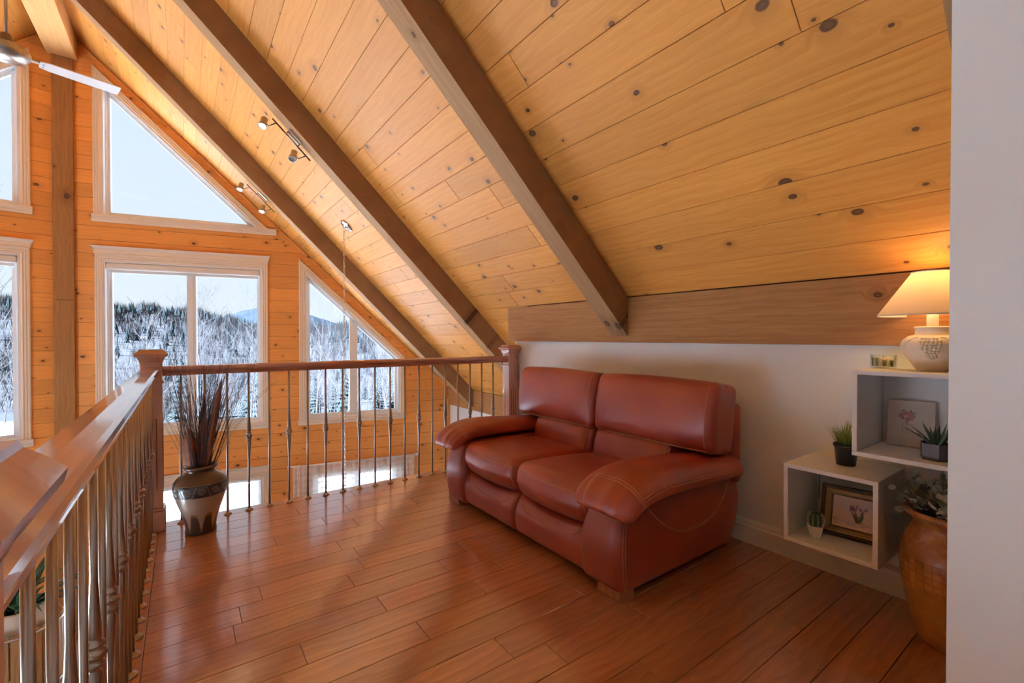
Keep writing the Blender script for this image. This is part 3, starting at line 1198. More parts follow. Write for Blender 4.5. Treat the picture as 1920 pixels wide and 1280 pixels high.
BR = 0.0068
BZ = 0.925
rod_me = mesh('rod', *lathe([(BR, 0.0), (BR, BZ)], 10), True)
kp = [(BR, 0.0), (BR, 0.33), (0.0085, 0.37), (0.0120, 0.425), (0.0135, 0.452), (0.0105, 0.458), (0.0105, 0.463), (0.0175, 0.470), (0.0175, 0.476), (0.0125, 0.480),
      (0.0195, 0.487), (0.0215, 0.494), (0.0195, 0.501), (0.0125, 0.507), (0.0175, 0.511), (0.0175, 0.517), (0.0105, 0.523), (0.0135, 0.530), (0.0120, 0.555), (0.0085, 0.61), (BR, 0.65), (BR, BZ)]
knob_me = mesh('rod', *lathe(kp, 12), True)
shoe_me = mesh('shoe', *lathe([(0.024, 0.0), (0.024, 0.003), (0.021, 0.008), (0.0135, 0.011), (0.0125, 0.016), (0.0078, 0.017)], 14), True)
for me in (rod_me, knob_me, shoe_me):
    me.materials.append(MT['nickel'])


def railing(name, label, pts, rail_c, rail_len, rot):
    r = empty(name, (rail_c[0], rail_c[1], 0), label, 'railing')
    put('handrail', handrail(rail_len), 'rail', r, T(rail_c[0], rail_c[1], 0.917) @ R(rot, 'Z'))
    for i, (x, y, kn) in enumerate(pts):
        b = put('baluster', knob_me if kn else rod_me, None, r, T(x, y, 0.0))
        put('shoe', shoe_me, None, b, T(x, y, 0.0))


front_pts = [(0.232 + 0.1216 * i, 3.475, i % 2 == 1) for i in range(-2, 18)]
front_pts = [p for p in front_pts if -0.06 < p[0] < 2.42]
railing('guard_railing', 'dark handrail with slim metal balusters across the loft front, behind the sofa', front_pts, (1.172, 3.475), 2.54, 0)
side_pts = [(-0.152, 3.345 - 0.1222 * i, i % 2 == 1) for i in range(24) if 3.345 - 0.1222 * i > 0.5]
railing('guard_railing', 'dark handrail with slim metal balusters running toward the camera along the stair side', side_pts, (-0.152, 1.92), 2.93, pi / 2)


# ------------------------------------------------------------------ rounded cushions
def rgrid(h, r, k=4, m=5):
    c = [-h + r * i / k for i in range(k)]
    inner = [-h + r + (2 * h - 2 * r) * i / m for i in range(m + 1)]
    return c + inner + [h - r * (k - 1 - i) / k for i in range(k)]


class RBox:
    """Rounded box with a deform; S(u, v, w) maps the cube surface to the surface of the cushion."""

    def __init__(s, h, r, deform=None, mw=None, k=4, m=6):
        s.h, s.r, s.deform, s.mw, s.k, s.m = Vector(h), r, deform, mw or Matrix(), k, m

    def point(s, p):
        inn = Vector([max(-(s.h[i] - s.r), min(s.h[i] - s.r, p[i])) for i in range(3)])
        d = p - inn
        if d.length > 1e-9:
            p = inn + d.normalized() * s.r
        return s.deform(p, s.h) if s.deform else p

    def S(s, u, v, w, out=0.0):
        q = s.point(Vector((u * s.h.x, v * s.h.y, w * s.h.z)))
        if out:
            q = q + Vector((u if abs(u) > .98 else 0, v if abs(v) > .98 else 0, w if abs(w) > .98 else 0)).normalized() * out
        return s.mw @ q

    def build(s, name, mat, parent):
        idx, V, Fc = {}, [], []
        G = [rgrid(s.h[i], s.r, s.k, s.m) for i in range(3)]

        def vid(p):
            key = tuple(round(c, 6) for c in p)
            if key not in idx:
                idx[key] = len(V)
                V.append(s.point(Vector(p)))
            return idx[key]

        for ax in range(3):
            a, b = (ax + 1) % 3, (ax + 2) % 3
            for sg in (-1, 1):
                for i in range(len(G[a]) - 1):
                    for j in range(len(G[b]) - 1):
                        q = []
                        for (ii, jj) in ((i, j), (i + 1, j), (i + 1, j + 1), (i, j + 1)):
                            p = [0, 0, 0]
                            p[ax] = sg * s.h[ax]
                            p[a] = G[a][ii]
                            p[b] = G[b][jj]
                            q.append(vid(p))
                        Fc.append(q if sg > 0 else q[::-1])
        return put(name, mesh(name, V, Fc, True), mat, parent, s.mw)


# ------------------------------------------------------------------ SOFA
t = NT('red_leather')
o = t.obj()
n1 = t.noise(o, 3.0, 3)
n2 = t.node('TexVoronoi')
t.put(n2.inputs['Vector'], o)
n2.inputs['Scale'].default_value = 420
cr = t.noise(o, 14, 4, 0.6, 0.6)
hgt = t.math('ADD', t.math('MULTIPLY', n2.outputs['Distance'], 0.3), t.math('MULTIPLY', cr, 1.2))
t.bsdf(t.mix(t.smooth(n1, 0.3, 0.7), (0.245, 0.030, 0.012), (0.330, 0.048, 0.016)), t.math('ADD', 0.34, t.math('MULTIPLY', cr, 0.12)), 0,
       t.bump(hgt, 0.16, 0.004), 0.45, 0.33)
MT['leather'] = t.m
MT['thread'] = plain('tan_thread', (0.55, 0.30, 0.17), 0.8)
MT['fabric_dark'] = plain('dark_underside', (0.03, 0.012, 0.01), 0.9)

sofa = empty('sofa', (2.03, 2.09, 0), 'red-brown leather two-seat sofa with contrast stitching', 'sofa')


def stitch(pts, parent=None, r=0.0015, name='stitching', dash=True):
    """run of thread: short tube dashes joined into one mesh"""
    pts = [Vector(p) for p in pts]
    # resample
    seg, acc = [], [0.0]
    for a, b in zip(pts, pts[1:]):
        acc.append(acc[-1] + (b - a).length)
    L = acc[-1]
    n = max(4, int(L / 0.009))

    def at(d):
        for i in range(len(pts) - 1):
            if d <= acc[i + 1] + 1e-9:
                return pts[i].lerp(pts[i + 1], (d - acc[i]) / max(acc[i + 1] - acc[i], 1e-9))
        return pts[-1]

    V, Fc = [], []
    for i in range(n):
        a, b = at(L * i / n), at(L * (i + 0.72) / n)
        tube([a, b], r, 4, V, Fc, True)
    ob = put(name, mesh(name, V, Fc), 'thread', parent or sofa, Matrix())
    ob['kind'] = 'stuff'
    return ob


def lin(f, a, b, n=16):
    return [f(a + (b - a) * i / n) for i in range(n + 1)]


# feet and underframe
for x0, y0 in ((1.52, 1.310), (1.52, 2.735), (2.33, 1.33), (2.33, 2.72)):
    put('foot', box_mesh('foot', (0.045, 0.070, 0.024), 0.006, 2), 'foot', sofa, T(x0 + 0.050, y0 + 0.065, 0.024))
put('underframe', box_mesh('underframe', (0.40, 0.66, 0.10), 0.01, 1), 'fabric_dark', sofa, T(2.02, 2.09, 0.150))


def d_apron(p, h):
    q = p.copy()
    # belly forward in the middle height, top lip leaning back under the cushions, sagging line along the width
    f = (p.z / h.z)
    if p.x < 0:
        q.x -= 0.018 * (1 - f * f)
        q.x += 0.05 * max(0, f - 0.2)
    if f > 0:
        q.z -= 0.040 * f * max(0.0, 1 - (p.y / h.y) ** 2)
    return q


for sgn, nm in ((-1, 'near'), (1, 'far')):
    cy = 2.09 + sgn * 0.285
    ap = RBox((0.13, 0.285, 0.118), 0.035, d_apron, T(1.668, cy, 0.150), 4, 6)
    ao = ap.build('front_panel', 'leather', sofa)
    for w_ in (0.30, 0.24):
        e = 0.0
        pts = []
        for i in range(25):
            v = -0.84 + 1.68 * i / 24
            ww = w_ + 0.55 * abs(v / 0.84) ** 6
            pts.append(ap.S(-1, v, ww, 0.0012))
        stitch(pts, ao)
    for v in ((-0.985, 0.985) if sgn < 0 else (0.985,)):
        stitch([ap.S(-1, v * 0.93, -0.9 + 1.8 * i / 12, 0.0012) for i in range(13)], ao)


def arm_side(sgn):
    """sgn -1: the arm closest to the camera."""
    yo = 2.09 + sgn * 0.79      # outer face

    def d_body(p, h):
        q = p.copy()
        f = p.z / h.z
        g = (p.x / h.x)
        if p.x < 0:
            q.x += 0.050 * max(0, f) ** 2 - 0.030 * (1 - f * f) * (1 - 0.35 * abs(p.y / h.y) ** 4)
        else:
            q.x += 0.060 * (1 - f * f) - 0.02 * max(0, -f) + 0.02 * f
        if p.y * sgn > 0:
            q.y += sgn * (0.022 * (1 - f * f) * (1 - g * g) - 0.03 * max(0, f) ** 2) * abs(p.y / h.y)
        else:
            q.y += sgn * 0.045 * max(0, f + 0.2) ** 1.5 * max(0, -g) * abs(p.y / h.y)
        return q

    body = RBox((0.462, 0.122, 0.205), 0.032, d_body, T(1.986, yo - sgn * 0.122, 0.232), 4, 10)
    bo = body.build('arm_body', 'leather', sofa)
    for du in (0.0, 0.028):
        stitch([body.S(-0.95 + du, sgn, -0.92 + 1.7 * i / 20, 0.0012) for i in range(21)], bo)
    stitch([body.S(0.90, sgn, -0.92 + 1.7 * i / 20, 0.0012) for i in range(21)], bo)
    for dz in (0.0, 0.05):
        stitch([body.S(-0.62 + 1.42 * i / 30, sgn, 0.88 - (0.98 - dz) * sin(pi * (0.06 + 0.90 * i / 30)) ** 0.9, 0.0012) for i in range(31)], bo)
    # arm pad: a soft roll lofted along the arm, curling down in front
    path = [(2.475, 0.436), (2.47, 0.446), (2.44, 0.455), (2.36, 0.465), (2.20, 0.474), (2.0, 0.484), (1.84, 0.492), (1.72, 0.494), (1.63, 0.488), (1.565, 0.474), (1.515, 0.455),
            (1.482, 0.434), (1.462, 0.412), (1.452, 0.396)]
    hw = [0.06, 0.10, 0.125, 0.138, 0.145, 0.148, 0.152, 0.155, 0.158, 0.160, 0.160, 0.158, 0.152, 0.135]
    hh = [0.02, 0.040, 0.052, 0.058, 0.062, 0.066, 0.070, 0.072, 0.072, 0.068, 0.064, 0.056, 0.046, 0.030]
    yc = 2.09 + sgn * 0.725
    # refine the path
    P = []
    for i in range(len(path) - 1):
        for k in range(4):
            q = k / 4
            P.append([path[i][j] * (1 - q) + path[i + 1][j] * q for j in (0, 1)] + [hw[i] * (1 - q) + hw[i + 1] * q, hh[i] * (1 - q) + hh[i + 1] * q])
    P.append([*path[-1], hw[-1], hh[-1]])
    for _ in range(3):
        P = [P[0]] + [[(P[i - 1][j] + 2 * P[i][j] + P[i + 1][j]) / 4 for j in range(4)] for i in range(1, len(P) - 1)] + [P[-1]]
    NS = 90
    V, Fc = [], []
    rings_ = []
    for i, (x, z, w_, h_) in enumerate(P):
        a, b = P[max(i - 1, 0)], P[min(i + 1, len(P) - 1)]
        tx, tz = b[0] - a[0], b[1] - a[1]
        l_ = sqrt(tx * tx + tz * tz)
        tx, tz = tx / l_, tz / l_
        nx, nz = tz, -tx      # normal pointing up for a path running toward -x
        fr = max(0.0, (i / len(P) - 0.66) / 0.34)
        ringv = []
        for k in range(NS):
            th = 2 * pi * k / NS
            c, s_ = cos(th), sin(th)
            e = 0.72
            yy = math.copysign(abs(c) ** e, c) * w_
            hh_ = math.copysign(abs(s_) ** 0.85, s_) * h_
            if s_ < 0:
                hh_ *= 0.75
            # outer edge droops
            hh_ -= 0.030 * max(0.0, c) ** 2 * (1 if True else 0) * min(1, w_ / 0.13)
            rip = 1 + 0.10 * sin(th * 14 + 1.0) * min(1.0, fr * 2.2) * (1 if s_ > -0.5 else 0.3)
            hh_ *= rip
            ringv.append(Vector((x + nx * hh_, yc + sgn * yy, z + nz * hh_)))
        rings_.append(ringv)
        V += ringv
    for i in range(len(P) - 1):
        for k in range(NS):
            j = (k + 1) % NS
            f = [i * NS + k, i * NS + j, (i + 1) * NS + j, (i + 1) * NS + k]
            Fc.append(f if sgn < 0 else f[::-1])
    cap0, cap1 = list(range(NS)), [(len(P) - 1) * NS + k for k in range(NS)]
    Fc += [cap0[::-1], cap1] if sgn < 0 else [cap0, cap1[::-1]]
    po = put('arm_pad', mesh('arm_pad', V, Fc, True), 'leather', sofa)
    up = Vector((0, 0, 0.0014))
    m_ = len(P)
    for k in (3, 5):
        stitch([rings_[i][k] + (rings_[i][k] - Vector((P[i][0], yc, P[i][1]))).normalized() * 0.0014 for i in range(4, int(m_ * 0.72))], po)
    ii = int(m_ * 0.70)
    for d in (0, 1):
        stitch([rings_[ii + d][k] + (rings_[ii + d][k] - Vector((P[ii][0], yc, P[ii][1]))).normalized() * 0.0016 for k in range(0, NS // 2 + 1)], po)


arm_side(-1)
arm_side(1)


# seat cushions
def d_seat(p, h):
    q = p.copy()
    fx, fy, fz = p.x / h.x, p.y / h.y, p.z / h.z
    if fz > 0:
        q.z += 0.022 * (1 - fx * fx) * (1 - fy * fy) * fz
    if fx < 0:
        q.x -= 0.030 * (1 - fy * fy) * (1 - 0.5 * fz * fz) * (-fx)
        q.z -= 0.042 * (-fx) ** 3 * (0.6 - 0.4 * fz) * (1 - 0.3 * fy * fy)
        q.x += 0.045 * (-fx) * max(0, -fz)
    return q


for sgn in (-1, 1):
    cy = 2.09 + sgn * 0.290
    sc_ = RBox((0.312, 0.288, 0.090), 0.055, d_seat, T(1.838, cy, 0.342) @ R(radians(3), 'Y'), 5, 8)
    so = sc_.build('seat_cushion', 'leather', sofa)
    for w_ in (0.62, 0.69):
        stitch([sc_.S(-1, -0.93 + 1.86 * i / 30, w_, 0.0012) for i in range(31)], so)
    stitch([sc_.S(-1, -0.93, 0.62 - 1.5 * i / 14, 0.0012) for i in range(15)], so)
    stitch([sc_.S(-1, 0.93, 0.62 - 1.5 * i / 14, 0.0012) for i in range(15)], so)


def d_pillow(p, h):
    q = p.copy()
    fx, fy, fz = p.x / h.x, p.y / h.y, p.z / h.z
    if fx < 0:
        q.x -= 0.022 * (1 - fy ** 6) * (1 - fz ** 4)
        q.x += 0.020 * max(0.0, fz) ** 2
    q.z += 0.012 * (1 - fy * fy) * max(0, fz)
    return q


def d_head(p, h):
    q = d_pillow(p, h)
    fy, fz, fx = p.y / h.y, p.z / h.z, p.x / h.x
    if fz < 0 and fx < 0:
        q.x += 0.028 * fz * fz * (1 - 0.0 * fy)
        q.x += 0.004 * sin(p.y * 150) * math.exp(-((p.y) / 0.12) ** 2) * (1 - fz * fz)
    return q


for sgn in (-1, 1):
    lum = RBox((0.085, 0.298, 0.115), 0.055, d_pillow, T(2.225, 2.085 + sgn * 0.301, 0.455) @ R(radians(12), 'Y'), 5, 8)
    lo_ = lum.build('lumbar_cushion', 'leather', sofa)
    hd = RBox((0.115, 0.410, 0.186), 0.042, d_head, T(2.265, 2.075 + sgn * 0.413, 0.722) @ R(radians(9), 'Y'), 5, 10)
    ho = hd.build('back_cushion', 'leather', sofa)
    V, Fc = [], []
    pts = []
    for i in range(40):
        v = -0.92 + 1.66 * i / 39 if sgn < 0 else -0.92 + 1.7 * i / 39
        pts.append(hd.S(-1, v, -0.985, 0.002) + Vector((0, 0, 0.0015 * (-1) ** i)))
    pipe = tube_obj('braided_piping', pts, 0.003, 'thread', ho)
    for e_ in (-1, 1):
        stitch([hd.S(-1, e_ * 0.90, -0.88 + 1.78 * i / 20, 0.0012) for i in range(21)], ho)
        stitch([lum.S(-1, e_ * 0.86, -0.8 + 1.6 * i / 14, 0.0012) for i in range(15)], lo_)
    stitch([hd.S(-0.82, -0.93 + 1.86 * i / 30, 1, 0.0012) for i in range(31)], ho)
bk = RBox((0.040, 0.80, 0.22), 0.03, None, T(2.462, 2.085, 0.565), 3, 4)
bk.build('back_frame', 'leather', sofa)

# ------------------------------------------------------------------ WALL CUBES
def cube_shelf(name, y0, z0, label):
    w, d, th = 0.350, 0.345, 0.018
    r = empty(name, (XK - d / 2, y0 + w / 2, z0), label, 'shelf', 'white wall cubes')
    x0, x1 = XK - d, XK - 0.001
    box('bottom_panel', (x0, y0, z0), (x1, y0 + w, z0 + th), 'shelf', r, 0.0015)
    box('top_panel', (x0, y0, z0 + w - th), (x1, y0 + w, z0 + w), 'shelf', r, 0.0015)
    box('side_panel', (x0, y0, z0 + th), (x1, y0 + th, z0 + w - th), 'shelf', r, 0.0015)
    box('side_panel', (x0, y0 + w - th, z0 + th), (x1, y0 + w, z0 + w - th), 'shelf', r, 0.0015)
    box('back_panel', (x1 - 0.02, y0 + th, z0 + th), (x1 - 0.012, y0 + w - th, z0 + w - th), 'shelf', r)
    return r


ZS, ZB = 0.226, 0.666
cube_shelf('wall_cube', 0.603, ZS, 'lower white wall cube holding the gilt frame and cactus')
cube_shelf('wall_cube', 0.343, ZB, 'upper white wall cube with the lamp standing on top')
tube_obj('hanging_cord', [(XK - 0.03, 0.925, ZS + 0.325), (XK - 0.03, 0.924, ZS + 0.13)], 0.0015, 'black', bpy.data.objects['wall_cube'])

# ------------------------------------------------------------------ LAMP
t = NT('lamp_shade')
o = t.obj()
nn = t.noise(o, 9, 5, 0.6)
cc = t.mix(nn, (0.86, 0.72, 0.52), (0.95, 0.86, 0.70))
df, tl = t.node('BsdfDiffuse'), t.node('BsdfTranslucent')
t.put(df.inputs[0], cc)
t.put(tl.inputs[0], cc)
ms = t.node('MixShader')
ms.inputs[0].default_value = 0.5
t.l.new(df.outputs[0], ms.inputs[1])
t.l.new(tl.outputs[0], ms.inputs[2])
MT['lampshade'] = t.done(ms.outputs[0])
MT['ceramic'] = plain('cream_ceramic', (0.78, 0.71, 0.60), 0.55, var=0.05, scale=30, bump=0.1, bscale=60)
LX, LY, LZ = 2.42, 0.486, ZB + 0.350
lamp = empty('table_lamp', (LX, LY, LZ), 'lit cream table lamp with grape relief and conical shade', 'lamp')
LM = T(LX, LY, LZ)
bprof = [(0.046, 0.0), (0.050, 0.004), (0.066, 0.030), (0.086, 0.062), (0.097, 0.088), (0.0985, 0.104), (0.092, 0.122), (0.074, 0.138), (0.056, 0.144), (0.053, 0.148), (0.053, 0.166), (0.058, 0.171), (0.058, 0.175), (0.05, 0.177)]
lb = lathe_obj('lamp_base', bprof, 'ceramic', lamp, LM, 40)


def on_base(a, z):
    for i in range(len(bprof) - 1):
        if bprof[i][1] <= z <= bprof[i + 1][1]:
            q = (z - bprof[i][1]) / (bprof[i + 1][1] - bprof[i][1])
            r_ = bprof[i][0] * (1 - q) + bprof[i + 1][0] * q
            return LM @ Vector((r_ * cos(a), r_ * sin(a), z))


grape_me = mesh('grape', *lathe([(0.001, -0.0065), (0.0046, -0.0046), (0.0065, 0), (0.0046, 0.0046), (0.001, 0.0065)], 8), True)
grape_me.materials.append(MT['ceramic'])
ga = atan2(0 - LY, 0 - LX) - 0.12
rows_ = [(0.128, 5), (0.118, 6), (0.108, 6), (0.098, 5), (0.088, 5), (0.078, 4), (0.068, 3), (0.058, 3), (0.049, 2)]
for k, (z, n_) in enumerate(rows_):
    for i in range(n_):
        a = ga + (i - (n_ - 1) / 2) * 0.125 + (k % 2) * 0.03 + (0.13 - z) * 1.1
        put('grape', grape_me, None, lb, Matrix.Translation(on_base(a, z)))
for s_ in (-1, 1):
    for k in range(7):
        a0 = ga + s_ * (0.42 + 0.02 * k)
        a1 = ga + s_ * (0.75 + 0.07 * k if k < 4 else 1.25 - 0.06 * k)
        z0, z1 = 0.134, 0.128 - 0.007 * k
        pts = [on_base(a0 + (a1 - a0) * q / 5, max(0.05, z0 + (z1 - z0) * (q / 5) ** 1.5)) for q in range(6)]
        tube_obj('leaf_vein', pts, 0.0035, 'ceramic', lb, 5, radii=[0.002, 0.0035, 0.004, 0.0035, 0.0025, 0.001])
MT['candle'] = plain('cream_wax', (0.88, 0.80, 0.66), 0.5)
lathe_obj('candle_tube', [(0.0185, 0.176), (0.0185, 0.224), (0.010, 0.225)], 'candle', lamp, LM, 20)
tube_obj('harp_stem', [(LX, LY, LZ + 0.22), (LX, LY, LZ + 0.255)], 0.008, 'chrome', lamp, 10)
V, Fc = [], []
SEG = 48
rp = [(0.172, 0.220), (0.172, 0.226), (0.066, 0.392), (0.066, 0.396), (0.0645, 0.396), (0.0645, 0.391), (0.1705, 0.225), (0.1705, 0.220)]
V, Fc = lathe(rp + [rp[0]], SEG, False)
put('lamp_shade', mesh('lamp_shade', V, Fc, True), 'lampshade', lamp, LM)
for (r_, z) in ((0.172, 0.222), (0.066, 0.394)):
    V, Fc = tube([(r_ * cos(a * pi / 24), r_ * sin(a * pi / 24), z) for a in range(49)], 0.0028, 6, caps=False)
    put('shade_binding', mesh('shade_binding', V, Fc, True), 'shade', lamp, LM)
for k in range(3):
    a = k * 2.094
    tube_obj('spider_arm', [(0, 0, 0.375), (0.064 * cos(a), 0.064 * sin(a), 0.388)], 0.0015, 'chrome', lamp, 5, LM)
tube_obj('spider_stem', [(0, 0, 0.34), (0, 0, 0.378)], 0.003, 'chrome', lamp, 6, LM)
MT['bulb'] = emis('lit_bulb', (1.0, 0.72, 0.38), 9)
lathe_obj('bulb', [(0.010, 0.258), (0.014, 0.27), (0.027, 0.30), (0.028, 0.315), (0.018, 0.335), (0.004, 0.342)], 'bulb', lamp, LM, 16)
ld = bpy.data.lights.new('lamp_light', 'POINT')
ld.energy = 1.3
ld.color = (1.0, 0.60, 0.24)
ld.shadow_soft_size = 0.03
lo = bpy.data.objects.new('lamp_light', ld)
COL.objects.link(lo)
lo.location = (LX, LY, LZ + 0.365)

# ------------------------------------------------------------------ CANDLE JAR
MT['clear'] = glass_mat('clear_glass', (0.96, 0.98, 0.96), 1.0)
MT['sprig'] = plain('green_sprig', (0.06, 0.12, 0.03), 0.7, var=0.3)
cj = empty('candle_jar', (2.47, 0.655, LZ), 'clear glass candle jar with green sprigs on the upper cube', 'candle')
CJ = T(2.47, 0.655, LZ)
V, Fc = lathe([(0.044, 0.0), (0.046, 0.004), (0.046, 0.058), (0.0435, 0.058), (0.0435, 0.006), (0.001, 0.006)], 28, False)
put('glass_cup', mesh('glass_cup', V, Fc, True), 'clear', cj, CJ)
lathe_obj('wax', [(0.034, 0.007), (0.035, 0.012), (0.035, 0.044), (0.031, 0.046)], 'candle', cj, CJ, 24)
tube_obj('wick', [(0, 0, 0.045), (0.001, 0, 0.053)], 0.0012, 'black', cj, 5, CJ)
rnd = random.Random(3)
for k in range(9):
    a = 2 * pi * k / 9
    V, Fc = [], []
    r0 = 0.0395
    hgt_ = rnd.uniform(0.025, 0.042)
    tube([(r0 * cos(a), r0 * sin(a), 0.008), (r0 * cos(a + .1), r0 * sin(a + .1), 0.008 + hgt_)], 0.0008, 4, V, Fc)
    for q in range(7):
        z = 0.010 + hgt_ * q / 7
        for s_ in (-1, 1):
            tube([(r0 * cos(a), r0 * sin(a), z), (r0 * cos(a + s_ * 0.22), r0 * sin(a + s_ * .22), z + 0.006)], 0.0013, 4, V, Fc, True, [0.0013, 0.0006])
    put('sprig', mesh('sprig', V, Fc), 'sprig', cj, CJ)


# ------------------------------------------------------------------ small plants
def leaf_blade(V, Fc, base, az, ln, w, lean, droop, fold=0.2, n=6, keel=True):
    """one folded tapering leaf starting at base, leaning out along azimuth az"""
    d = Vector((cos(az), sin(az), 0))
    s = Vector((-sin(az), cos(az), 0))
    p = Vector(base)
    el = lean
    b = len(V)
    for i in range(n + 1):
        q = i / n
        ww = w * (0.55 + 0.9 * q if q < 0.35 else (0.865) * (1 - (q - 0.35) / 0.65) ** 0.8 + 0.02)
        up = Vector((-d.x * sin(el), -d.y * sin(el), cos(el)))
        V += [p - s * ww + up * ww * fold, p - up * ww * 0.25, p + s * ww + up * ww * fold, p + up * ww * 0.02]
        p = p + (d * cos(el) + Vector((0, 0, sin(el)))) * ln / n
        el -= droop / n
    for i in range(n):
        o_ = b + 4 * i
        for k in range(4):
            j = (k + 1) % 4
            Fc.append([o_ + k, o_ + j, o_ + 4 + j, o_ + 4 + k])
    Fc += [[b, b + 3, b + 2, b + 1], [b + 4 * n + k for k in range(4)]]


def grad_leaf(name, c0, c1, c2, z0, z1):
    t = NT(name)
    z = t.sep(t.obj())[2]
    f = t.smooth(z, z0, z1)
    n = t.noise(t.obj(), 40, 2)
    col = t.mix(f, c0, t.mix(n, c1, c2))
    t.bsdf(col, 0.5)
    return t.m


MT['grassleaf'] = grad_leaf('grass_leaf', (0.03, 0.07, 0.012), (0.20, 0.26, 0.035), (0.36, 0.38, 0.07), 0.06, 0.17)
MT['aloe'] = plain('aloe_leaf', (0.075, 0.135, 0.085), 0.5, var=0.3, scale=60)
MT['cactus'] = plain('cactus_skin', (0.035, 0.075, 0.022), 0.6, var=0.3)
MT['spine'] = plain('cactus_spine', (0.75, 0.68, 0.5), 0.7)
MT['soil'] = plain('dark_soil', (0.03, 0.022, 0.016), 0.95, var=0.4, scale=200, bump=0.6, bscale=300)
MT['blackpot'] = plain('black_pot', (0.014, 0.014, 0.015), 0.5)
MT['slatepot'] = plain('slate_pot', (0.075, 0.062, 0.068), 0.4, var=0.15, scale=30)
MT['whitepot'] = plain('white_pot', (0.80, 0.77, 0.74), 0.4)

gp_ = empty('potted_grass', (2.42, 0.775, ZS + 0.350), 'spiky green artificial grass in a black pot on the lower cube', 'plant')
GM = T(2.42, 0.775, ZS + 0.350)
lathe_obj('pot', [(0.036, 0.0), (0.037, 0.002), (0.044, 0.080), (0.048, 0.082), (0.049, 0.094), (0.045, 0.095), (0.043, 0.085)], 'blackpot', gp_, GM, 28)
rnd = random.Random(9)
for q in range(130):
    V, Fc = [], []
    a, r_ = rnd.uniform(0, 2 * pi), 0.034 * sqrt(rnd.random())
    out = r_ / 0.034
    leaf_blade(V, Fc, (r_ * cos(a), r_ * sin(a), 0.083), a + rnd.uniform(-.5, .5), rnd.uniform(0.07, 0.125), rnd.uniform(0.0020, 0.0036), radians(90 - out * rnd.uniform(5, 42)), rnd.uniform(0, 0.5), n=4)
    put('grass_blade', mesh('grass_blade', V, Fc), 'grassleaf', gp_, GM)

ap_ = empty('potted_succulent', (2.33, 0.452, ZB + 0.018), 'aloe-like succulent in a dark hexagonal pot inside the upper cube', 'plant')
AM = T(2.33, 0.452, ZB + 0.018) @ R(0.3, 'Z')
V, Fc = [], []
hexr = lambda r_, z: [(r_ * cos(pi / 3 * i), r_ * sin(pi / 3 * i), z) for i in range(6)]
for r_, z in ((0.050, 0.0), (0.052, 0.002), (0.052, 0.062), (0.049, 0.062), (0.048, 0.052)):
    V += hexr(r_, z)
for k in range(4):
    for i in range(6):
        j = (i + 1) % 6
        Fc.append([6 * k + i, 6 * k + j, 6 * k + 6 + j, 6 * k + 6 + i])
Fc += [[5, 4, 3, 2, 1, 0]]
put('pot', mesh('pot', V, Fc), 'slatepot', ap_, AM)
put('soil', mesh('soil', hexr(0.048, 0.053), [[0, 1, 2, 3, 4, 5]]), 'soil', ap_, AM)
rnd = random.Random(4)
for q in range(22):
    V, Fc = [], []
    a = q * 2.4
    lv = q / 22
    leaf_blade(V, Fc, (0.012 * cos(a), 0.012 * sin(a), 0.05), a, rnd.uniform(0.075, 0.125) * (1.05 - 0.35 * lv), 0.009 - 0.002 * lv, radians(22 + 58 * lv), rnd.uniform(-0.5, 0.35), 0.35, 7)
    put('leaf', mesh('leaf', V, Fc, True), 'aloe', ap_, AM)

ca = empty('potted_cactus', (2.335, 0.862, ZS + 0.018), 'small ribbed cactus in a faceted white pot inside the lower cube', 'plant')
CM = T(2.335, 0.862, ZS + 0.018)
V, Fc = [], []
pent = lambda r_, z, o=0: [(r_ * cos(2 * pi / 5 * i + o), r_ * sin(2 * pi / 5 * i + o), z) for i in range(5)]
for r_, z in ((0.024, 0.0), (0.036, 0.050), (0.032, 0.050), (0.030, 0.042)):
    V += pent(r_, z, 0.5)
for k in range(3):
    for i in range(5):
        j = (i + 1) % 5
        Fc.append([5 * k + i, 5 * k + j, 5 * k + 5 + j, 5 * k + 5 + i])
Fc += [[4, 3, 2, 1, 0]]
put('pot', mesh('pot', V, Fc), 'whitepot', ca, CM)
put('soil', mesh('soil', pent(0.031, 0.044, 0.5), [[0, 1, 2, 3, 4]]), 'soil', ca, CM)
V, Fc = [], []
NB, NZ = 50, 12
for k in range(NZ + 1):
    q = k / NZ
    z = 0.042 + 0.068 * q
    r0 = 0.031 * (1 - (2 * q - 0.9) ** 2 * 0.75) ** 0.5 if q < 0.97 else 0.006
    r0 = max(r0, 0.006)
    for i in range(NB):
        a = 2 * pi * i / NB
        r_ = r0 * (0.84 + 0.16 * abs(cos(a * 5)))
        V.append((r_ * cos(a), r_ * sin(a), z))
for k in range(NZ):
    for i in range(NB):
        j = (i + 1) % NB
        Fc.append([k * NB + i, k * NB + j, (k + 1) * NB + j, (k + 1) * NB + i])
Fc.append([NZ * NB + i for i in range(NB)])
cb = put('cactus_body', mesh('cactus_body', V, Fc, True), 'cactus', ca, CM)
V, Fc = [], []
for i in range(10):
    a = 2 * pi * i / 10
    for k in range(1, 11):
        q = k / 11.5
        z = 0.042 + 0.068 * q
        r_ = 0.031 * max(0.05, (1 - (2 * q - 0.9) ** 2 * 0.75)) ** 0.5
        for da, dz in ((-.6, .003), (.6, .003), (0, .006), (0, -.003)):
            tube([(r_ * cos(a), r_ * sin(a), z), ((r_ + .005) * cos(a + da * .2), (r_ + .005) * sin(a + da * .2), z + dz)], 0.0006, 3, V, Fc)
sp = put('spines', mesh('spines', V, Fc), 'spine', cb, CM)
sp['kind'] = 'stuff'

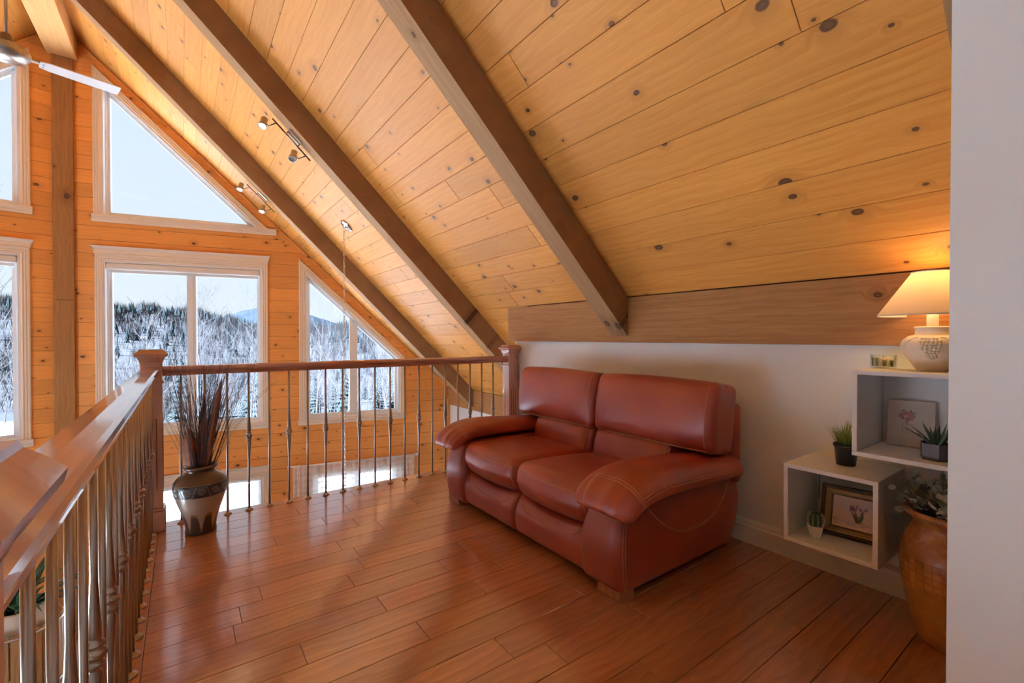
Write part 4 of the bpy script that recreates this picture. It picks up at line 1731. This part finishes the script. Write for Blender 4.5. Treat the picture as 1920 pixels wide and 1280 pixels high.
# ------------------------------------------------------------------ PICTURES
t = NT('gilt')
n = t.noise(t.obj(), 160, 3, 0.6)
t.bsdf(t.mix(n, (0.16, 0.085, 0.03), (0.52, 0.33, 0.14)), 0.42, 0.6, t.bump(n, 0.6, 0.004))
MT['gilt'] = t.m
MT['giltdark'] = plain('gilt_dark', (0.085, 0.045, 0.018), 0.45, 0.3, var=0.4, scale=90, bump=0.5, bscale=140)
t = NT('watercolour')
g = t.sep(t.obj())
f = t.smooth(g[1], -0.06, 0.07)
n = t.noise(t.obj(), 18, 4, 0.6)
c = t.mix(f, (0.70, 0.47, 0.30), (0.66, 0.52, 0.46))
c = t.mix(t.math('MULTIPLY', t.smooth(n, 0.45, 0.7), 0.55), c, (0.50, 0.42, 0.46))
c = t.mix(t.math('MULTIPLY', t.math('MULTIPLY', t.smooth(g[1], -0.025, -0.035), t.smooth(g[1], -0.062, -0.05)), t.smooth(t.noise(t.comb(g[0], t.math('MULTIPLY', g[1], 4), 0.0), 30, 4), 0.4, 0.6)), c, (0.42, 0.33, 0.36))
t.bsdf(c, 0.6)
MT['watercolour'] = t.m
MT['mauve'] = plain('mauve_paint', (0.33, 0.20, 0.33), 0.7, var=0.4, scale=120)
MT['olive'] = plain('olive_paint', (0.16, 0.13, 0.07), 0.7, var=0.4, scale=120)
MT['pink'] = plain('pink_paint', (0.58, 0.27, 0.28), 0.7, var=0.3, scale=160)
MT['darkline'] = plain('dark_paint', (0.14, 0.10, 0.08), 0.7)
MT['canvas'] = plain('cream_canvas', (0.70, 0.64, 0.58), 0.8, var=0.06, scale=12)


def lean_frame(bl, yaw, lean):
    """x right along the picture (seen from the front), y up, z out of the picture"""
    return T(*bl) @ R(-pi / 2 + yaw, 'Z') @ R(pi / 2 - lean, 'X')


pf = None
PFM = lean_frame((2.405, 0.872, ZS + 0.019), radians(7), radians(17))
pf = tag(put('picture_frame', None, None, None, PFM), 'gilt-framed flower watercolour leaning inside the lower cube', 'picture')
W_, H_ = 0.232, 0.262
W_, H_ = 0.262, 0.224
rect = [(0, 0), (W_, 0), (W_, H_), (0, H_)]
prof_o = [(0.0, 0.0), (0.0, 0.014), (0.006, 0.020), (0.012, 0.019), (0.016, 0.013)]
prof_i = [(0.016, 0.013), (0.022, 0.015), (0.034, 0.010), (0.038, 0.007), (0.040, 0.003), (0.042, 0.0)]
for i in range(4):
    V, Fc = ring_strip(rect, prof_o, i)
    put('outer_moulding', mesh('outer_moulding', V, Fc), 'giltdark', pf, PFM)
    V, Fc = ring_strip(rect, prof_i, i)
    put('inner_moulding', mesh('inner_moulding', V, Fc), 'gilt', pf, PFM)
put('backing', box_mesh('backing', (W_ / 2 - .002, H_ / 2 - .002, 0.003)), 'black', pf, PFM @ T(W_ / 2, H_ / 2, -0.0035))
V, Fc = ring(offset(rect, 0.040), 0.0, 0.004, 0.0, 0.0012)
put('slip', mesh('slip', V, Fc), 'black', pf, PFM)
pic = put('painting', box_mesh('painting', (W_ / 2 - 0.043, H_ / 2 - 0.043, 0.0004)), 'watercolour', pf, PFM @ T(W_ / 2, H_ / 2, 0.0006))


def flat_shapes(name, shapes, mat, parent, mw, z):
    V, Fc = [], []
    for poly in shapes:
        b = len(V)
        V += [(x, y, z) for x, y in poly]
        Fc.append([b + i for i in range(len(poly))])
    o_ = put(name, mesh(name, V, Fc), mat, parent, mw)
    return o_


def petal(cx, cy, a, ln, w):
    return [(cx + ln * q * cos(a) - w * sin(pi * min(q, .999)) * sin(a) * s_, cy + ln * q * sin(a) + w * sin(pi * min(q, .999)) * cos(a) * s_)
            for s_, qs in ((-1, (0, .25, .5, .75, 1)), (1, (.75, .5, .25))) for q in qs]


rnd = random.Random(12)
PC = PFM @ T(W_ / 2 + 0.004, H_ / 2, 0)
sh = [petal(rnd.uniform(-.028, .028), rnd.uniform(.002, .022), rnd.uniform(.5, 2.6), rnd.uniform(.012, .022), .0035) for _ in range(22)]
flat_shapes('print_flowers', sh, 'mauve', pic, PC, 0.0014)
sh = [petal(rnd.uniform(-.006, .012), -0.040, rnd.uniform(1.0, 2.1), rnd.uniform(.035, .062), .0028) for _ in range(12)]
flat_shapes('print_stems', sh, 'olive', pic, PC, 0.0012)

CVM = lean_frame((2.492, 0.648, ZB + 0.0185), radians(5), radians(9))
cv = tag(put('canvas_print', None, None, None, CVM), 'pale canvas with pink flowers leaning inside the upper cube', 'picture')
put('canvas', box_mesh('canvas', (0.078, 0.098, 0.008), 0.002, 1), 'canvas', cv, CVM @ T(0.078, 0.098, 0))
CC = CVM @ T(0.064, 0.128, 0.0087)
sh = []
for (cx, cy) in ((-.016, .0), (.014, .006), (.004, -.012), (.016, -.008), (-.002, .012)):
    sh += [petal(cx, cy, k * 1.05 + cx * 50, .011, .0045) for k in range(6)]
flat_shapes('print_flowers', sh, 'pink', cv, CC, 0.0)
sh = [petal(rnd.uniform(-.03, .03), rnd.uniform(-.02, .028), rnd.uniform(0, 6.3), .011, .0022) for _ in range(16)]
flat_shapes('print_leaves', sh, 'darkline', cv, CC, -0.0003)
V, Fc = [], []
for a_, b_ in (((-.012, -.034), (.020, -.034)), ((-.012, -.070), (.020, -.070)), ((-.012, -.034), (-.012, -.070)), ((.020, -.034), (.020, -.070)), ((.004, -.070), (.004, -.010)), ((-.012, -.05), (.020, -.05))):
    tube([(*a_, 0), (*b_, 0)], 0.0006, 4, V, Fc)
put('print_vase', mesh('print_vase', V, Fc), 'darkline', cv, CC)

# ------------------------------------------------------------------ BIG CLAY POT
t = NT('mosaic_clay')
o = t.obj()
g = t.sep(o)
n = t.noise(o, 6, 4, 0.6)
f = t.smooth(t.math('ADD', g[2], t.math('MULTIPLY', t.math('SUBTRACT', n, 0.5), 0.12)), 0.23, 0.36)
c = t.mix(f, (0.46, 0.20, 0.042), (0.28, 0.085, 0.020))
rr_ = t.rand()
c = t.mix(t.math('MULTIPLY', t.smooth(t.noise(o, 25, 3), 0.35, 0.75), 0.5), c, (0.58, 0.30, 0.085))
hs = t.node('HueSaturation')
t.put(hs.inputs['Value'], t.math('ADD', 0.85, t.math('MULTIPLY', rr_, 0.35)))
t.put(hs.inputs['Color'], c)
t.bsdf(hs.outputs[0], 0.3, 0, None, 0.3)
MT['clay'] = t.m
MT['grout'] = plain('pale_joint', (0.60, 0.36, 0.14), 0.6)
PX, PY = 2.335, 0.405
pot = empty('clay_vase', (PX, PY, 0), 'large glazed clay floor vase with mosaic tiles, cut off by the partition', 'vase')
PM = T(PX, PY, 0)
cprof = [(0.092, 0.0), (0.100, 0.006), (0.118, 0.06), (0.134, 0.13), (0.148, 0.21), (0.1555, 0.285), (0.1545, 0.325), (0.145, 0.370), (0.128, 0.410), (0.117, 0.435), (0.116, 0.448), (0.126, 0.464), (0.140, 0.474), (0.146, 0.483), (0.145, 0.492), (0.136, 0.497), (0.122, 0.492), (0.112, 0.475)]
V, Fc = lathe(cprof, 56, False)
Fc.append([i for i in reversed(range(56))])
put('vase_body', mesh('vase_body', V, Fc, True), 'clay', pot, PM)


def on_pot(a, z, out=0.0):
    for i in range(len(cprof) - 1):
        if cprof[i][1] <= z <= cprof[i + 1][1]:
            q = (z - cprof[i][1]) / (cprof[i + 1][1] - cprof[i][1])
            r_ = cprof[i][0] * (1 - q) + cprof[i + 1][0] * q + out
            return Vector((r_ * cos(a), r_ * sin(a), z))


rnd = random.Random(8)
for rw in range(5):
    z0 = 0.205 + rw * 0.0245
    for i in range(36):
        a0, a1 = 2 * pi * (i + .06) / 36, 2 * pi * (i + .94) / 36
        zz0, zz1 = z0 + 0.0015, z0 + 0.023
        V = []
        ou = rnd.uniform(0.0008, 0.0026)
        for (a, z) in ((a0, zz0), ((a0 + a1) / 2, zz0), (a1, zz0), (a1, zz1), ((a0 + a1) / 2, zz1), (a0, zz1)):
            V.append(on_pot(a, z, ou))
        for v in list(V):
            V.append(v - Vector((v.x, v.y, 0)).normalized() * 0.006)
        Fc = [[0, 1, 4, 5], [1, 2, 3, 4]] + [[(k + 1) % 6, k, 6 + k, 6 + (k + 1) % 6] for k in range(6)]
        put('tile', mesh('tile', V, Fc), 'clay', pot, PM)
V, Fc = [], []
for i in range(70):
    a, z = rnd.uniform(0, 6.28), rnd.uniform(0.06, 0.42)
    s_ = rnd.uniform(.012, .022)
    pts = [on_pot(a, min(z + s_, .43), .0004), on_pot(a, z, .0004), on_pot(a + s_ / 0.14 * rnd.choice((-1, 1)), z, .0004)]
    tube(pts, 0.0008, 4, V, Fc)
gl_ = put('relief_lines', mesh('relief_lines', V, Fc), 'grout', pot, PM)
gl_['kind'] = 'stuff'

fp = empty('foliage_plant', (PX, PY, 0.40), 'grey-green leafy plant in a black pot inside the clay vase', 'plant')
lathe_obj('pot', [(0.078, 0.41), (0.080, 0.42), (0.098, 0.512), (0.100, 0.518), (0.094, 0.519), (0.092, 0.505)], 'blackpot', fp, PM, 28)
MT['eucalyptus'] = plain('dusty_leaf', (0.22, 0.235, 0.18), 0.6, var=0.5, scale=25)
MT['yellowleaf'] = plain('yellow_green_leaf', (0.32, 0.32, 0.12), 0.6, var=0.3, scale=25)
MT['paleleaf'] = plain('pale_leaf', (0.42, 0.40, 0.33), 0.6)
rnd = random.Random(31)


def round_leaf(p, nrm, d, ln, w):
    s = nrm.cross(d).normalized()
    V = []
    for q, ww in ((0, .12), (.25, .8), (.5, 1), (.75, .75), (1, .05)):
        c_ = p + d * ln * q + nrm * (0.10 * ln * sin(q * pi))
        V += [c_ - s * w * ww, c_ + nrm * 0.08 * w, c_ + s * w * ww]
    V2 = [v - nrm * 0.0008 for v in V]
    n_ = len(V)
    Fc = []
    for i in range(4):
        for k in (0, 1):
            a_ = 3 * i + k
            Fc += [[a_, a_ + 1, a_ + 4, a_ + 3], [n_ + a_ + 3, n_ + a_ + 4, n_ + a_ + 1, n_ + a_]]
    return V + V2, Fc


for k in range(58):
    a = rnd.uniform(0, 2 * pi)
    el = rnd.uniform(0.15, 1.3)
    ln = rnd.uniform(0.10, 0.155)
    p0 = Vector((0.05 * cos(a), 0.05 * sin(a), 0.50))
    d = Vector((cos(a) * cos(el), sin(a) * cos(el), sin(el)))
    pts = [p0 + d * ln * q / 4 + Vector((0, 0, -0.02 * (q / 4) ** 2)) for q in range(5)]
    if (PX + pts[-1].x) > 2.55:
        continue
    tube_obj('stem', pts, 0.0014, 'eucalyptus', fp, 4, PM)
    for q in range(5):
        f = 0.35 + 0.65 * q / 4
        p = p0.lerp(pts[-1], f)
        dv = Vector((rnd.uniform(-1, 1), rnd.uniform(-1, 1), rnd.uniform(-.5, .9)))
        dv = (dv + d * 0.8).normalized()
        nr = dv.orthogonal().normalized()
        nr = (Matrix.Rotation(rnd.uniform(0, 6.3), 3, dv) @ nr)
        V, Fc = round_leaf(p, nr, dv, rnd.uniform(.022, .038), rnd.uniform(.009, .015))
        if max(v.z for v in V) > 0.658:
            continue
        put('leaf', mesh('leaf', V, Fc, True), rnd.choice(('eucalyptus',) * 6 + ('yellowleaf', 'paleleaf')), fp, PM)

# ------------------------------------------------------------------ FLOOR VASE WITH DRIED GRASSES
t = NT('glazed_vase')
o = t.obj()
g = t.sep(o)
ang = t.math('ARCTAN2', g[1], g[0])
n = t.noise(o, 22, 4, 0.6)
drip = t.math('MULTIPLY', t.math('ABSOLUTE', t.math('SINE', t.math('MULTIPLY', ang, 4.0))), 0.062)
lvl = t.math('ADD', t.math('SUBTRACT', 0.125, t.math('POWER', t.math('MULTIPLY', t.math('SUBTRACT', 0.062, drip), 16.0), 3.0)), t.math('MULTIPLY', t.math('SUBTRACT', n, 0.5), 0.02))
lvl = t.math('SUBTRACT', 0.132, t.math('MULTIPLY', t.math('POWER', t.math('ABSOLUTE', t.math('COSINE', t.math('MULTIPLY', ang, 4.0))), 5.0), 0.095))
lvl = t.math('ADD', lvl, t.math('MULTIPLY', t.math('SUBTRACT', n, 0.5), 0.03))
glaze = t.smooth(g[2], t.math('SUBTRACT', lvl, 0.003), t.math('ADD', lvl, 0.003))
amber = t.smooth(g[2], t.math('SUBTRACT', lvl, 0.022), t.math('SUBTRACT', lvl, 0.016))
body_c = t.mix(n, (0.30, 0.23, 0.165), (0.42, 0.34, 0.26))
c = t.mix(amber, (0.045, 0.024, 0.018), (0.21, 0.105, 0.03))
c = t.mix(glaze, c, body_c)
band = t.math('MULTIPLY', t.smooth(g[2], 0.232, 0.235), t.smooth(g[2], 0.304, 0.301))
c = t.mix(band, c, (0.035, 0.022, 0.018))
top = t.smooth(g[2], 0.302, 0.305)
c = t.mix(top, c, t.mix(n, (0.055, 0.028, 0.018), (0.10, 0.05, 0.03)))
t.bsdf(c, 0.28, 0, None, 0.4)
MT['vase'] = t.m
MT['scroll'] = plain('pale_scroll', (0.50, 0.44, 0.36), 0.5)
VX, VY = 0.082, 3.262
VM = T(VX, VY, 0)
vase = empty('floor_vase', (VX, VY, 0), 'brown drip-glazed floor vase with scroll band beside the corner newel', 'vase')
vprof = [(0.072, 0.0), (0.079, 0.004), (0.079, 0.015), (0.076, 0.03), (0.083, 0.08), (0.099, 0.135), (0.118, 0.19), (0.132, 0.24), (0.1365, 0.272), (0.133, 0.302), (0.120, 0.325), (0.098, 0.342), (0.080, 0.352), (0.073, 0.362),
         (0.074, 0.372), (0.084, 0.378), (0.088, 0.386), (0.086, 0.394), (0.078, 0.398), (0.069, 0.394), (0.064, 0.38), (0.062, 0.34), (0.06, 0.25)]
V, Fc = lathe(vprof, 56, False)
Fc.append([i for i in reversed(range(56))])
vb_ = put('vase_body', mesh('vase_body', V, Fc, True), 'vase', vase, VM)


def on_vase(a, z, out=0.0008):
    for i in range(len(vprof) - 1):
        if vprof[i][1] <= z <= vprof[i + 1][1]:
            q = (z - vprof[i][1]) / (vprof[i + 1][1] - vprof[i][1])
            r_ = vprof[i][0] * (1 - q) + vprof[i + 1][0] * q + out
            return Vector((r_ * cos(a), r_ * sin(a), z))


for k in range(12):
    a0 = 2 * pi * k / 12
    sg = 1 if k % 2 else -1
    pts = []
    for i in range(30):
        q = i / 29
        th = q * 4.2 * pi
        rr = 0.021 * (1 - 0.85 * q)
        pts.append(on_vase(a0 + rr * cos(th) / 0.134 * sg, 0.266 + rr * sin(th)))
    tube_obj('scroll', pts, 0.0011, 'scroll', vb_, 4, VM)
    pts = [on_vase(a0 + (0.16 + 0.2 * q / 8) , 0.266 + 0.028 * cos(q / 8 * pi) * sg) for q in range(9)]
    tube_obj('scroll', pts, 0.0011, 'scroll', vb_, 4, VM)
for z in (0.234, 0.302):
    V, Fc = tube([on_vase(2 * pi * i / 48, z) for i in range(49)], 0.0014, 5, caps=False)
    put('band_line', mesh('band_line', V, Fc, True), 'vase', vb_, VM)

MT['twig'] = plain('dark_dried_twig', (0.10, 0.045, 0.03), 0.8, var=0.4, scale=30)
MT['driedleaf'] = plain('brown_dried_leaf', (0.27, 0.092, 0.045), 0.65, var=0.35, scale=25)
MT['finegrass'] = plain('pale_dried_grass', (0.34, 0.24, 0.15), 0.8)
MT['bead'] = plain('pale_seed', (0.70, 0.62, 0.50), 0.7)
dg_ = empty('dried_grass_bundle', (VX, VY, 0.36), 'tall bundle of dark dried twigs and brown spathes standing in the floor vase', 'dried plants')
rnd = random.Random(77)
V, Fc = [], []
V2, F2 = [], []
V3, F3 = [], []
side_v = Vector((cos(radians(-1)), sin(radians(-1)), 0))
for k in range(170):
    a, r_ = rnd.uniform(0, 2 * pi), 0.050 * sqrt(rnd.random())
    b = Vector((r_ * cos(a), r_ * sin(a), 0.30))
    h = rnd.uniform(0.30, 0.60)
    sp_ = rnd.uniform(-0.28, 0.42)
    lean = Vector((sp_ * h, rnd.uniform(-.16, .10) * h, h)) + b * 0.6
    pts = [b + lean * q / 5 + Vector((sp_ * 0.05 * (q / 5) ** 2, 0, 0)) + Vector((rnd.uniform(-.004, .004), rnd.uniform(-.004, .004), 0)) for q in range(6)]
    pts[0] = b
    tube(pts, 0, 3, V, Fc, True, [0.0018, 0.0017, 0.0015, 0.0013, 0.001, 0.0006])
    if k % 5 == 0:
        p = pts[rnd.randrange(2, 5)]
        Vb, Fb = lathe([(0.0004, -0.0022), (0.0022, 0), (0.0004, 0.0022)], 6)
        n0 = len(V3)
        V3 += [Vector(v) + p for v in Vb]
        F3 += [[i + n0 for i in f] for f in Fb]
for k in range(70):
    a, r_ = rnd.uniform(0, 2 * pi), 0.04 * sqrt(rnd.random())
    b = Vector((r_ * cos(a), r_ * sin(a), 0.30))
    h = rnd.uniform(0.42, 0.66)
    sp_ = rnd.uniform(-0.42, 0.62)
    pts = []
    for q in range(9):
        f = q / 8
        bend = max(0, f - 0.6) ** 2 * 0.9
        pts.append(b + Vector((sp_ * h * f + math.copysign(bend * 0.28, sp_), rnd.uniform(-.05, .05) * h * f * 0.3, h * f - bend * 0.32)))
    tube(pts, 0, 3, V2, F2, True, [0.0007] * 9)
for nm, (vv, ff), mt in (('twigs', (V, Fc), 'twig'), ('fine_grass', (V2, F2), 'finegrass'), ('seeds', (V3, F3), 'bead')):
    o_ = put(nm, mesh(nm, vv, ff), mt, dg_, VM)
    o_['kind'] = 'stuff'
# broad spathes: (base x offset, tip x, tip height, half width, y)
for (bx, tx, tz, w_, yy, z0) in ((-0.045, -0.055, 0.615, 0.034, -0.03, 0.37), (0.0, 0.020, 0.70, 0.026, -0.02, 0.36), (0.025, 0.105, 0.905, 0.019, -0.045, 0.36), (-0.008, 0.022, 0.80, 0.016, 0.02, 0.36)):
    V, Fc = [], []
    n_ = 16
    for i in range(n_ + 1):
        q = i / n_
        x = bx + (tx - bx) * q ** 1.2
        z = z0 + (tz - z0) * q
        ww = w_ * (0.45 + 0.55 * sin(min(1, q / 0.6) * pi / 2)) * (1 if q < 0.72 else max(0.03, (1 - (q - 0.72) / 0.28)) ** 0.7)
        yc_ = yy - 0.02 * q
        V += [(x - ww, yc_, z), (x, yc_ - ww * 0.35, z), (x + ww, yc_, z), (x, yc_ - ww * 0.35 + 0.004, z)]
    for i in range(n_):
        for k in range(4):
            j = (k + 1) % 4
            Fc.append([4 * i + k, 4 * i + j, 4 * i + 4 + j, 4 * i + 4 + k])
    put('spathe', mesh('spathe', V, Fc, True), 'driedleaf', dg_, VM)

# ------------------------------------------------------------------ CEILING FAN
fan = empty('ceiling_fan', (XA, 5.74, 3.50), 'brushed metal ceiling fan with pale blades under the ridge beam', 'fan')
FM = T(XA, 5.74, 3.62)
tube_obj('downrod', [(XA, 5.74, 3.70), (XA, 5.74, 4.69)], 0.013, 'nickel', fan, 12)
lathe_obj('canopy', [(0.030, 0.985), (0.06, 1.02), (0.07, 1.07)], 'nickel', fan, FM, 24)
lathe_obj('rod_cover', [(0.040, 0.060), (0.042, 0.10), (0.034, 0.135), (0.016, 0.14)], 'bronze', fan, FM, 20)
lathe_obj('motor', [(0.05, -0.09), (0.11, -0.075), (0.145, -0.04), (0.152, -0.01), (0.148, 0.01), (0.10, 0.045), (0.05, 0.065)], 'nickel', fan, FM, 36)
for k in range(3):
    a = radians(18) + k * 2 * pi / 3
    Bm = FM @ R(a, 'Z') @ R(radians(-9), 'X')
    bl = put('blade_iron', box_mesh('blade_iron', (0.045, 0.018, 0.005), 0.003, 1), 'nickel', fan, Bm @ T(0.175, 0, -0.02))
    poly = [(0.20, -0.045), (0.26, -0.062), (0.74, -0.072), (0.755, -0.06), (0.755, 0.06), (0.74, 0.072), (0.26, 0.062), (0.20, 0.045)]
    V, Fc = prism(poly, -0.032, -0.024)
    put('blade', mesh('blade', V, Fc), 'fan', fan, Bm)
    for dy in (-0.02, 0.02):
        put('screw', mesh('screw', *lathe([(0.006, -0.036), (0.006, -0.032)], 8)), 'chrome', fan, Bm @ T(0.225, dy, 0))

# ------------------------------------------------------------------ TRACK LIGHTS
MT['spotglow'] = emis('lit_spot', (1.0, 0.90, 0.72), 9)


def track(y0, xs, label, lit):
    """bar under a rafter; xs = (x start, x end)"""
    ex = Vector((1, 0, -M)) / NRM
    dn = Vector((-M, 0, -1)) / NRM
    yf = y0 + 0.115
    mid = (xs[0] + xs[1]) / 2

    def P(x, off, dy=0.0):
        return Vector((x, yf + dy, zc(x) - RD)) + dn * off

    r = tag(put('track_light', None, None, None, Matrix.Translation(P(mid, 0.0))), label, 'lamp')
    fr = frame(P(mid, 0.010), ex, Vector((0, 1, 0)), ex.cross(Vector((0, 1, 0))))
    put('mounting_plate', box_mesh('mounting_plate', (0.065, 0.034, 0.010), 0.003, 1), 'chrome', r, fr)
    for s_ in (-0.045, 0.045):
        tube_obj('standoff', [P(mid + s_, 0.018, 0.01), P(mid + s_, 0.036, 0.03)], 0.005, 'bronze', r, 8)
    tube_obj('bar', [P(xs[0], 0.036, 0.03), P(xs[1], 0.036, 0.03)], 0.007, 'bronze', r, 8)
    for q, on in ((0.10, lit[0]), (0.88, lit[1])):
        x = xs[0] + (xs[1] - xs[0]) * q
        p0 = P(x, 0.036, 0.03)
        p1 = p0 + Vector((-0.05, 0.05, -0.02))
        p2 = p1 + Vector((-0.035, 0.01, 0.035))
        h_ = tube_obj('arm', [p0, p1, p2], 0.005, 'bronze', r, 8)
        aim = Vector((-0.25, -0.35, -0.9)).normalized()
        rot = aim.to_track_quat('Z', 'Y').to_matrix().to_4x4()
        mw = Matrix.Translation(p2) @ rot
        lathe_obj('lamp_head', [(0.020, -0.03), (0.026, -0.028), (0.026, 0.03), (0.034, 0.045), (0.036, 0.062), (0.030, 0.062), (0.028, 0.05)], 'nickel', r, mw, 20)
        put('bulb', mesh('bulb', *lathe([(0.001, 0.053), (0.028, 0.055)], 16)), 'spotglow' if on else 'chrome', r, mw)


track(4.14, (0.645, 0.94), 'two-head track light under the middle rafter', (True, False))
track(6.12, (0.655, 0.95), 'two-head track light under the rafter closest to the windows', (True, True))

# ------------------------------------------------------------------ CHAIN
cdx, cdy = 1.528, 5.338
cz = zc(cdx)
ch = empty('hanging_chain', (cdx, cdy, cz), 'silver pendant chain hanging from a round ceiling plate', 'chain')
nd = Vector((-M, 0, -1)).normalized()
mw = Matrix.Translation((cdx, cdy, cz)) @ nd.to_track_quat('Z', 'Y').to_matrix().to_4x4()
lathe_obj('ceiling_plate', [(0.085, 0.0), (0.085, 0.008), (0.06, 0.020), (0.02, 0.026), (0.012, 0.04)], 'chrome', ch, mw, 28)
ln_me = None
V, Fc = [], []
pts = []
for i in range(17):
    a = 2 * pi * i / 16
    pts.append((0.010 * cos(a), 0, 0.021 * sin(a) + (0.006 if sin(a) > 0 else -0.006)))
tube(pts, 0.0030, 6, V, Fc, False)
ln_me = mesh('link', V, Fc, True)
ln_me.materials.append(MT['chrome'])
z = cz - 0.05
k = 0
while z > -1.55:
    put('link', ln_me, None, ch, T(cdx - 0.03, cdy, z) @ R(k * pi / 2 + 0.3, 'Z'))
    z -= 0.044
    k += 1

# ------------------------------------------------------------------ MAIN FLOOR: curtains, plant, basket
t = NT('lace')
o = t.obj()
v = t.node('TexVoronoi', voronoi_dimensions='2D')
t.put(v.inputs['Vector'], o)
v.inputs['Scale'].default_value = 11.0
v.inputs['Randomness'].default_value = 0.35
d = v.outputs['Distance']
ringm = t.math('MULTIPLY', t.smooth(d, 0.30, 0.34), t.smooth(d, 0.46, 0.42))
disc = t.smooth(d, 0.24, 0.20)
op = t.math('ADD', 0.80, t.math('MULTIPLY', t.math('MAXIMUM', ringm, t.math('MULTIPLY', disc, 0.7)), 0.4), clamp=True)
df, tl, tr = t.node('BsdfDiffuse'), t.node('BsdfTranslucent'), t.node('BsdfTransparent')
for nd_ in (df, tl):
    t.put(nd_.inputs[0], (0.92, 0.92, 0.92))
m1, m2 = t.node('MixShader'), t.node('MixShader')
m1.inputs[0].default_value = 0.4
t.l.new(df.outputs[0], m1.inputs[1])
t.l.new(tl.outputs[0], m1.inputs[2])
t.put(m2.inputs[0], op)
t.l.new(tr.outputs[0], m2.inputs[1])
t.l.new(m1.outputs[0], m2.inputs[2])
MT['lace'] = t.done(m2.outputs[0])


def curtain(s0, s1, ztop, zbot, off, waves, amp, name, label):
    n = 80
    V, Fc = [], []
    for i in range(n + 1):
        q = i / n
        x = s0 + (s1 - s0) * q
        w_ = amp * sin(q * waves * 2 * pi) + 0.3 * amp * sin(q * waves * 4.7 * pi + 1)
        V += [(x, ztop, off + 0.4 * w_), (x, (ztop + zbot) / 2, off + w_), (x, zbot, off + w_ * 1.1)]
    for i in range(n):
        for k in (0, 1):
            Fc.append([3 * i + k + 1, 3 * i + k + 4, 3 * i + k + 3, 3 * i + k])
    return tag(put(name, mesh(name, V, Fc, True), 'lace', None, WF[1]), label, 'curtain', 'lace curtains on the main floor')


curtain(2.62, 2.82, -0.80, -2.68, 0.09, 3, 0.02, 'lace_curtain', 'gathered lace curtain panel at the rod end beside the boards, below the loft')
curtain(2.78, 4.30, -0.80, -2.68, 0.07, 11, 0.02, 'lace_curtain', 'wide sheer lace curtain across the patio door below the loft')
curtain(4.28, 4.43, -0.80, -2.68, 0.09, 2, 0.02, 'lace_curtain', 'narrow lace curtain panel at the rod end beneath the sloping window')
curtain(1.36, 2.15, -1.00, -2.68, -0.03, 7, 0.012, 'lace_curtain', 'lace curtain inside the glass door, below behind the vase')
rodo = tag(put('curtain_rod', None, None, None, WF[1] @ T(3.52, -0.79, 0.09)), 'pale curtain rod with ball finials above the patio door', 'curtain rod')
tube_obj('rod', [(2.58, -0.79, 0.09), (4.46, -0.79, 0.09)], 0.011, 'trim', rodo, 10, WF[1])
for s_ in (2.57, 4.47):
    lathe_obj('finial', [(0.008, -0.02), (0.022, -0.012), (0.026, 0.0), (0.022, 0.012), (0.008, 0.02)], 'trim', rodo, WF[1] @ T(s_, -0.79, 0.09), 14)
for s_ in (2.70, 4.36):
    tube_obj('bracket', [(s_, -0.79, 0.0), (s_, -0.79, 0.09)], 0.008, 'trim', rodo, 8, WF[1])

MT['basket'] = wood('woven_basket', (0.50, 0.27, 0.11), (0.36, 0.17, 0.06), False, rough=0.6, vary=0.15)
MT['houseplant'] = plain('houseplant_leaf', (0.03, 0.085, 0.028), 0.4, var=0.4, scale=12)
BX, BY = -1.30, 6.35
bs = empty('plant_stand', (BX, BY, ZM), 'low wooden slatted planter below the loft, glimpsed through the side balusters', 'planter')
for k in range(26):
    a = 2 * pi * k / 26
    put('slat', box_mesh('slat', (0.35, 0.030, 0.006), 0.002, 1), 'basket', bs,
        T(BX + 0.30 * cos(a), BY + 0.30 * sin(a), ZM + 0.80) @ R(a, 'Z') @ R(-pi / 2, 'Y'))
for z in (ZM + 0.52, ZM + 1.12):
    V, Fc = tube([(0.31 * cos(2 * pi * i / 40), 0.31 * sin(2 * pi * i / 40), 0) for i in range(41)], 0.014, 6, caps=False)
    put('hoop', mesh('hoop', V, Fc, True), 'chrome', bs, T(BX, BY, z))
put('stand_base', mesh('stand_base', *lathe([(0.26, 0.0), (0.28, 0.02), (0.28, 0.45), (0.2, 0.46)], 24)), 'basket', bs, T(BX, BY, ZM))
hp = empty('house_plant', (BX, BY, ZM + 1.1), 'leafy green house plant in a cream pot below the loft, glimpsed through the side balusters', 'plant')
lathe_obj('pot', [(0.17, 0.99), (0.20, 1.15), (0.22, 1.30), (0.20, 1.31), (0.18, 1.22)], 'ceramic', hp, T(BX, BY, ZM), 24)
rnd = random.Random(6)
for q in range(46):
    V, Fc = [], []
    leaf_blade(V, Fc, (rnd.uniform(-.08, .08), rnd.uniform(-.08, .08), 1.22), q * 2.4, rnd.uniform(.35, .7), rnd.uniform(.03, .05), radians(rnd.uniform(35, 88)), rnd.uniform(.3, 1.4), .25, 7)
    put('leaf', mesh('leaf', V, Fc, True), 'houseplant', hp, T(BX, BY, ZM))
tb = empty('console_table', (-0.62, 5.15, ZM), 'wooden console table below the loft, glimpsed through the side balusters', 'table')
put('table_top', box_mesh('table_top', (0.55, 0.22, 0.02), 0.004, 1), 'basket', tb, T(-0.62, 5.15, ZM + 0.80))
for dx in (-.5, .5):
    for dy in (-.18, .18):
        put('leg', box_mesh('leg', (0.025, 0.025, 0.39), 0.003, 1), 'basket', tb, T(-0.62 + dx, 5.15 + dy, ZM + 0.39))
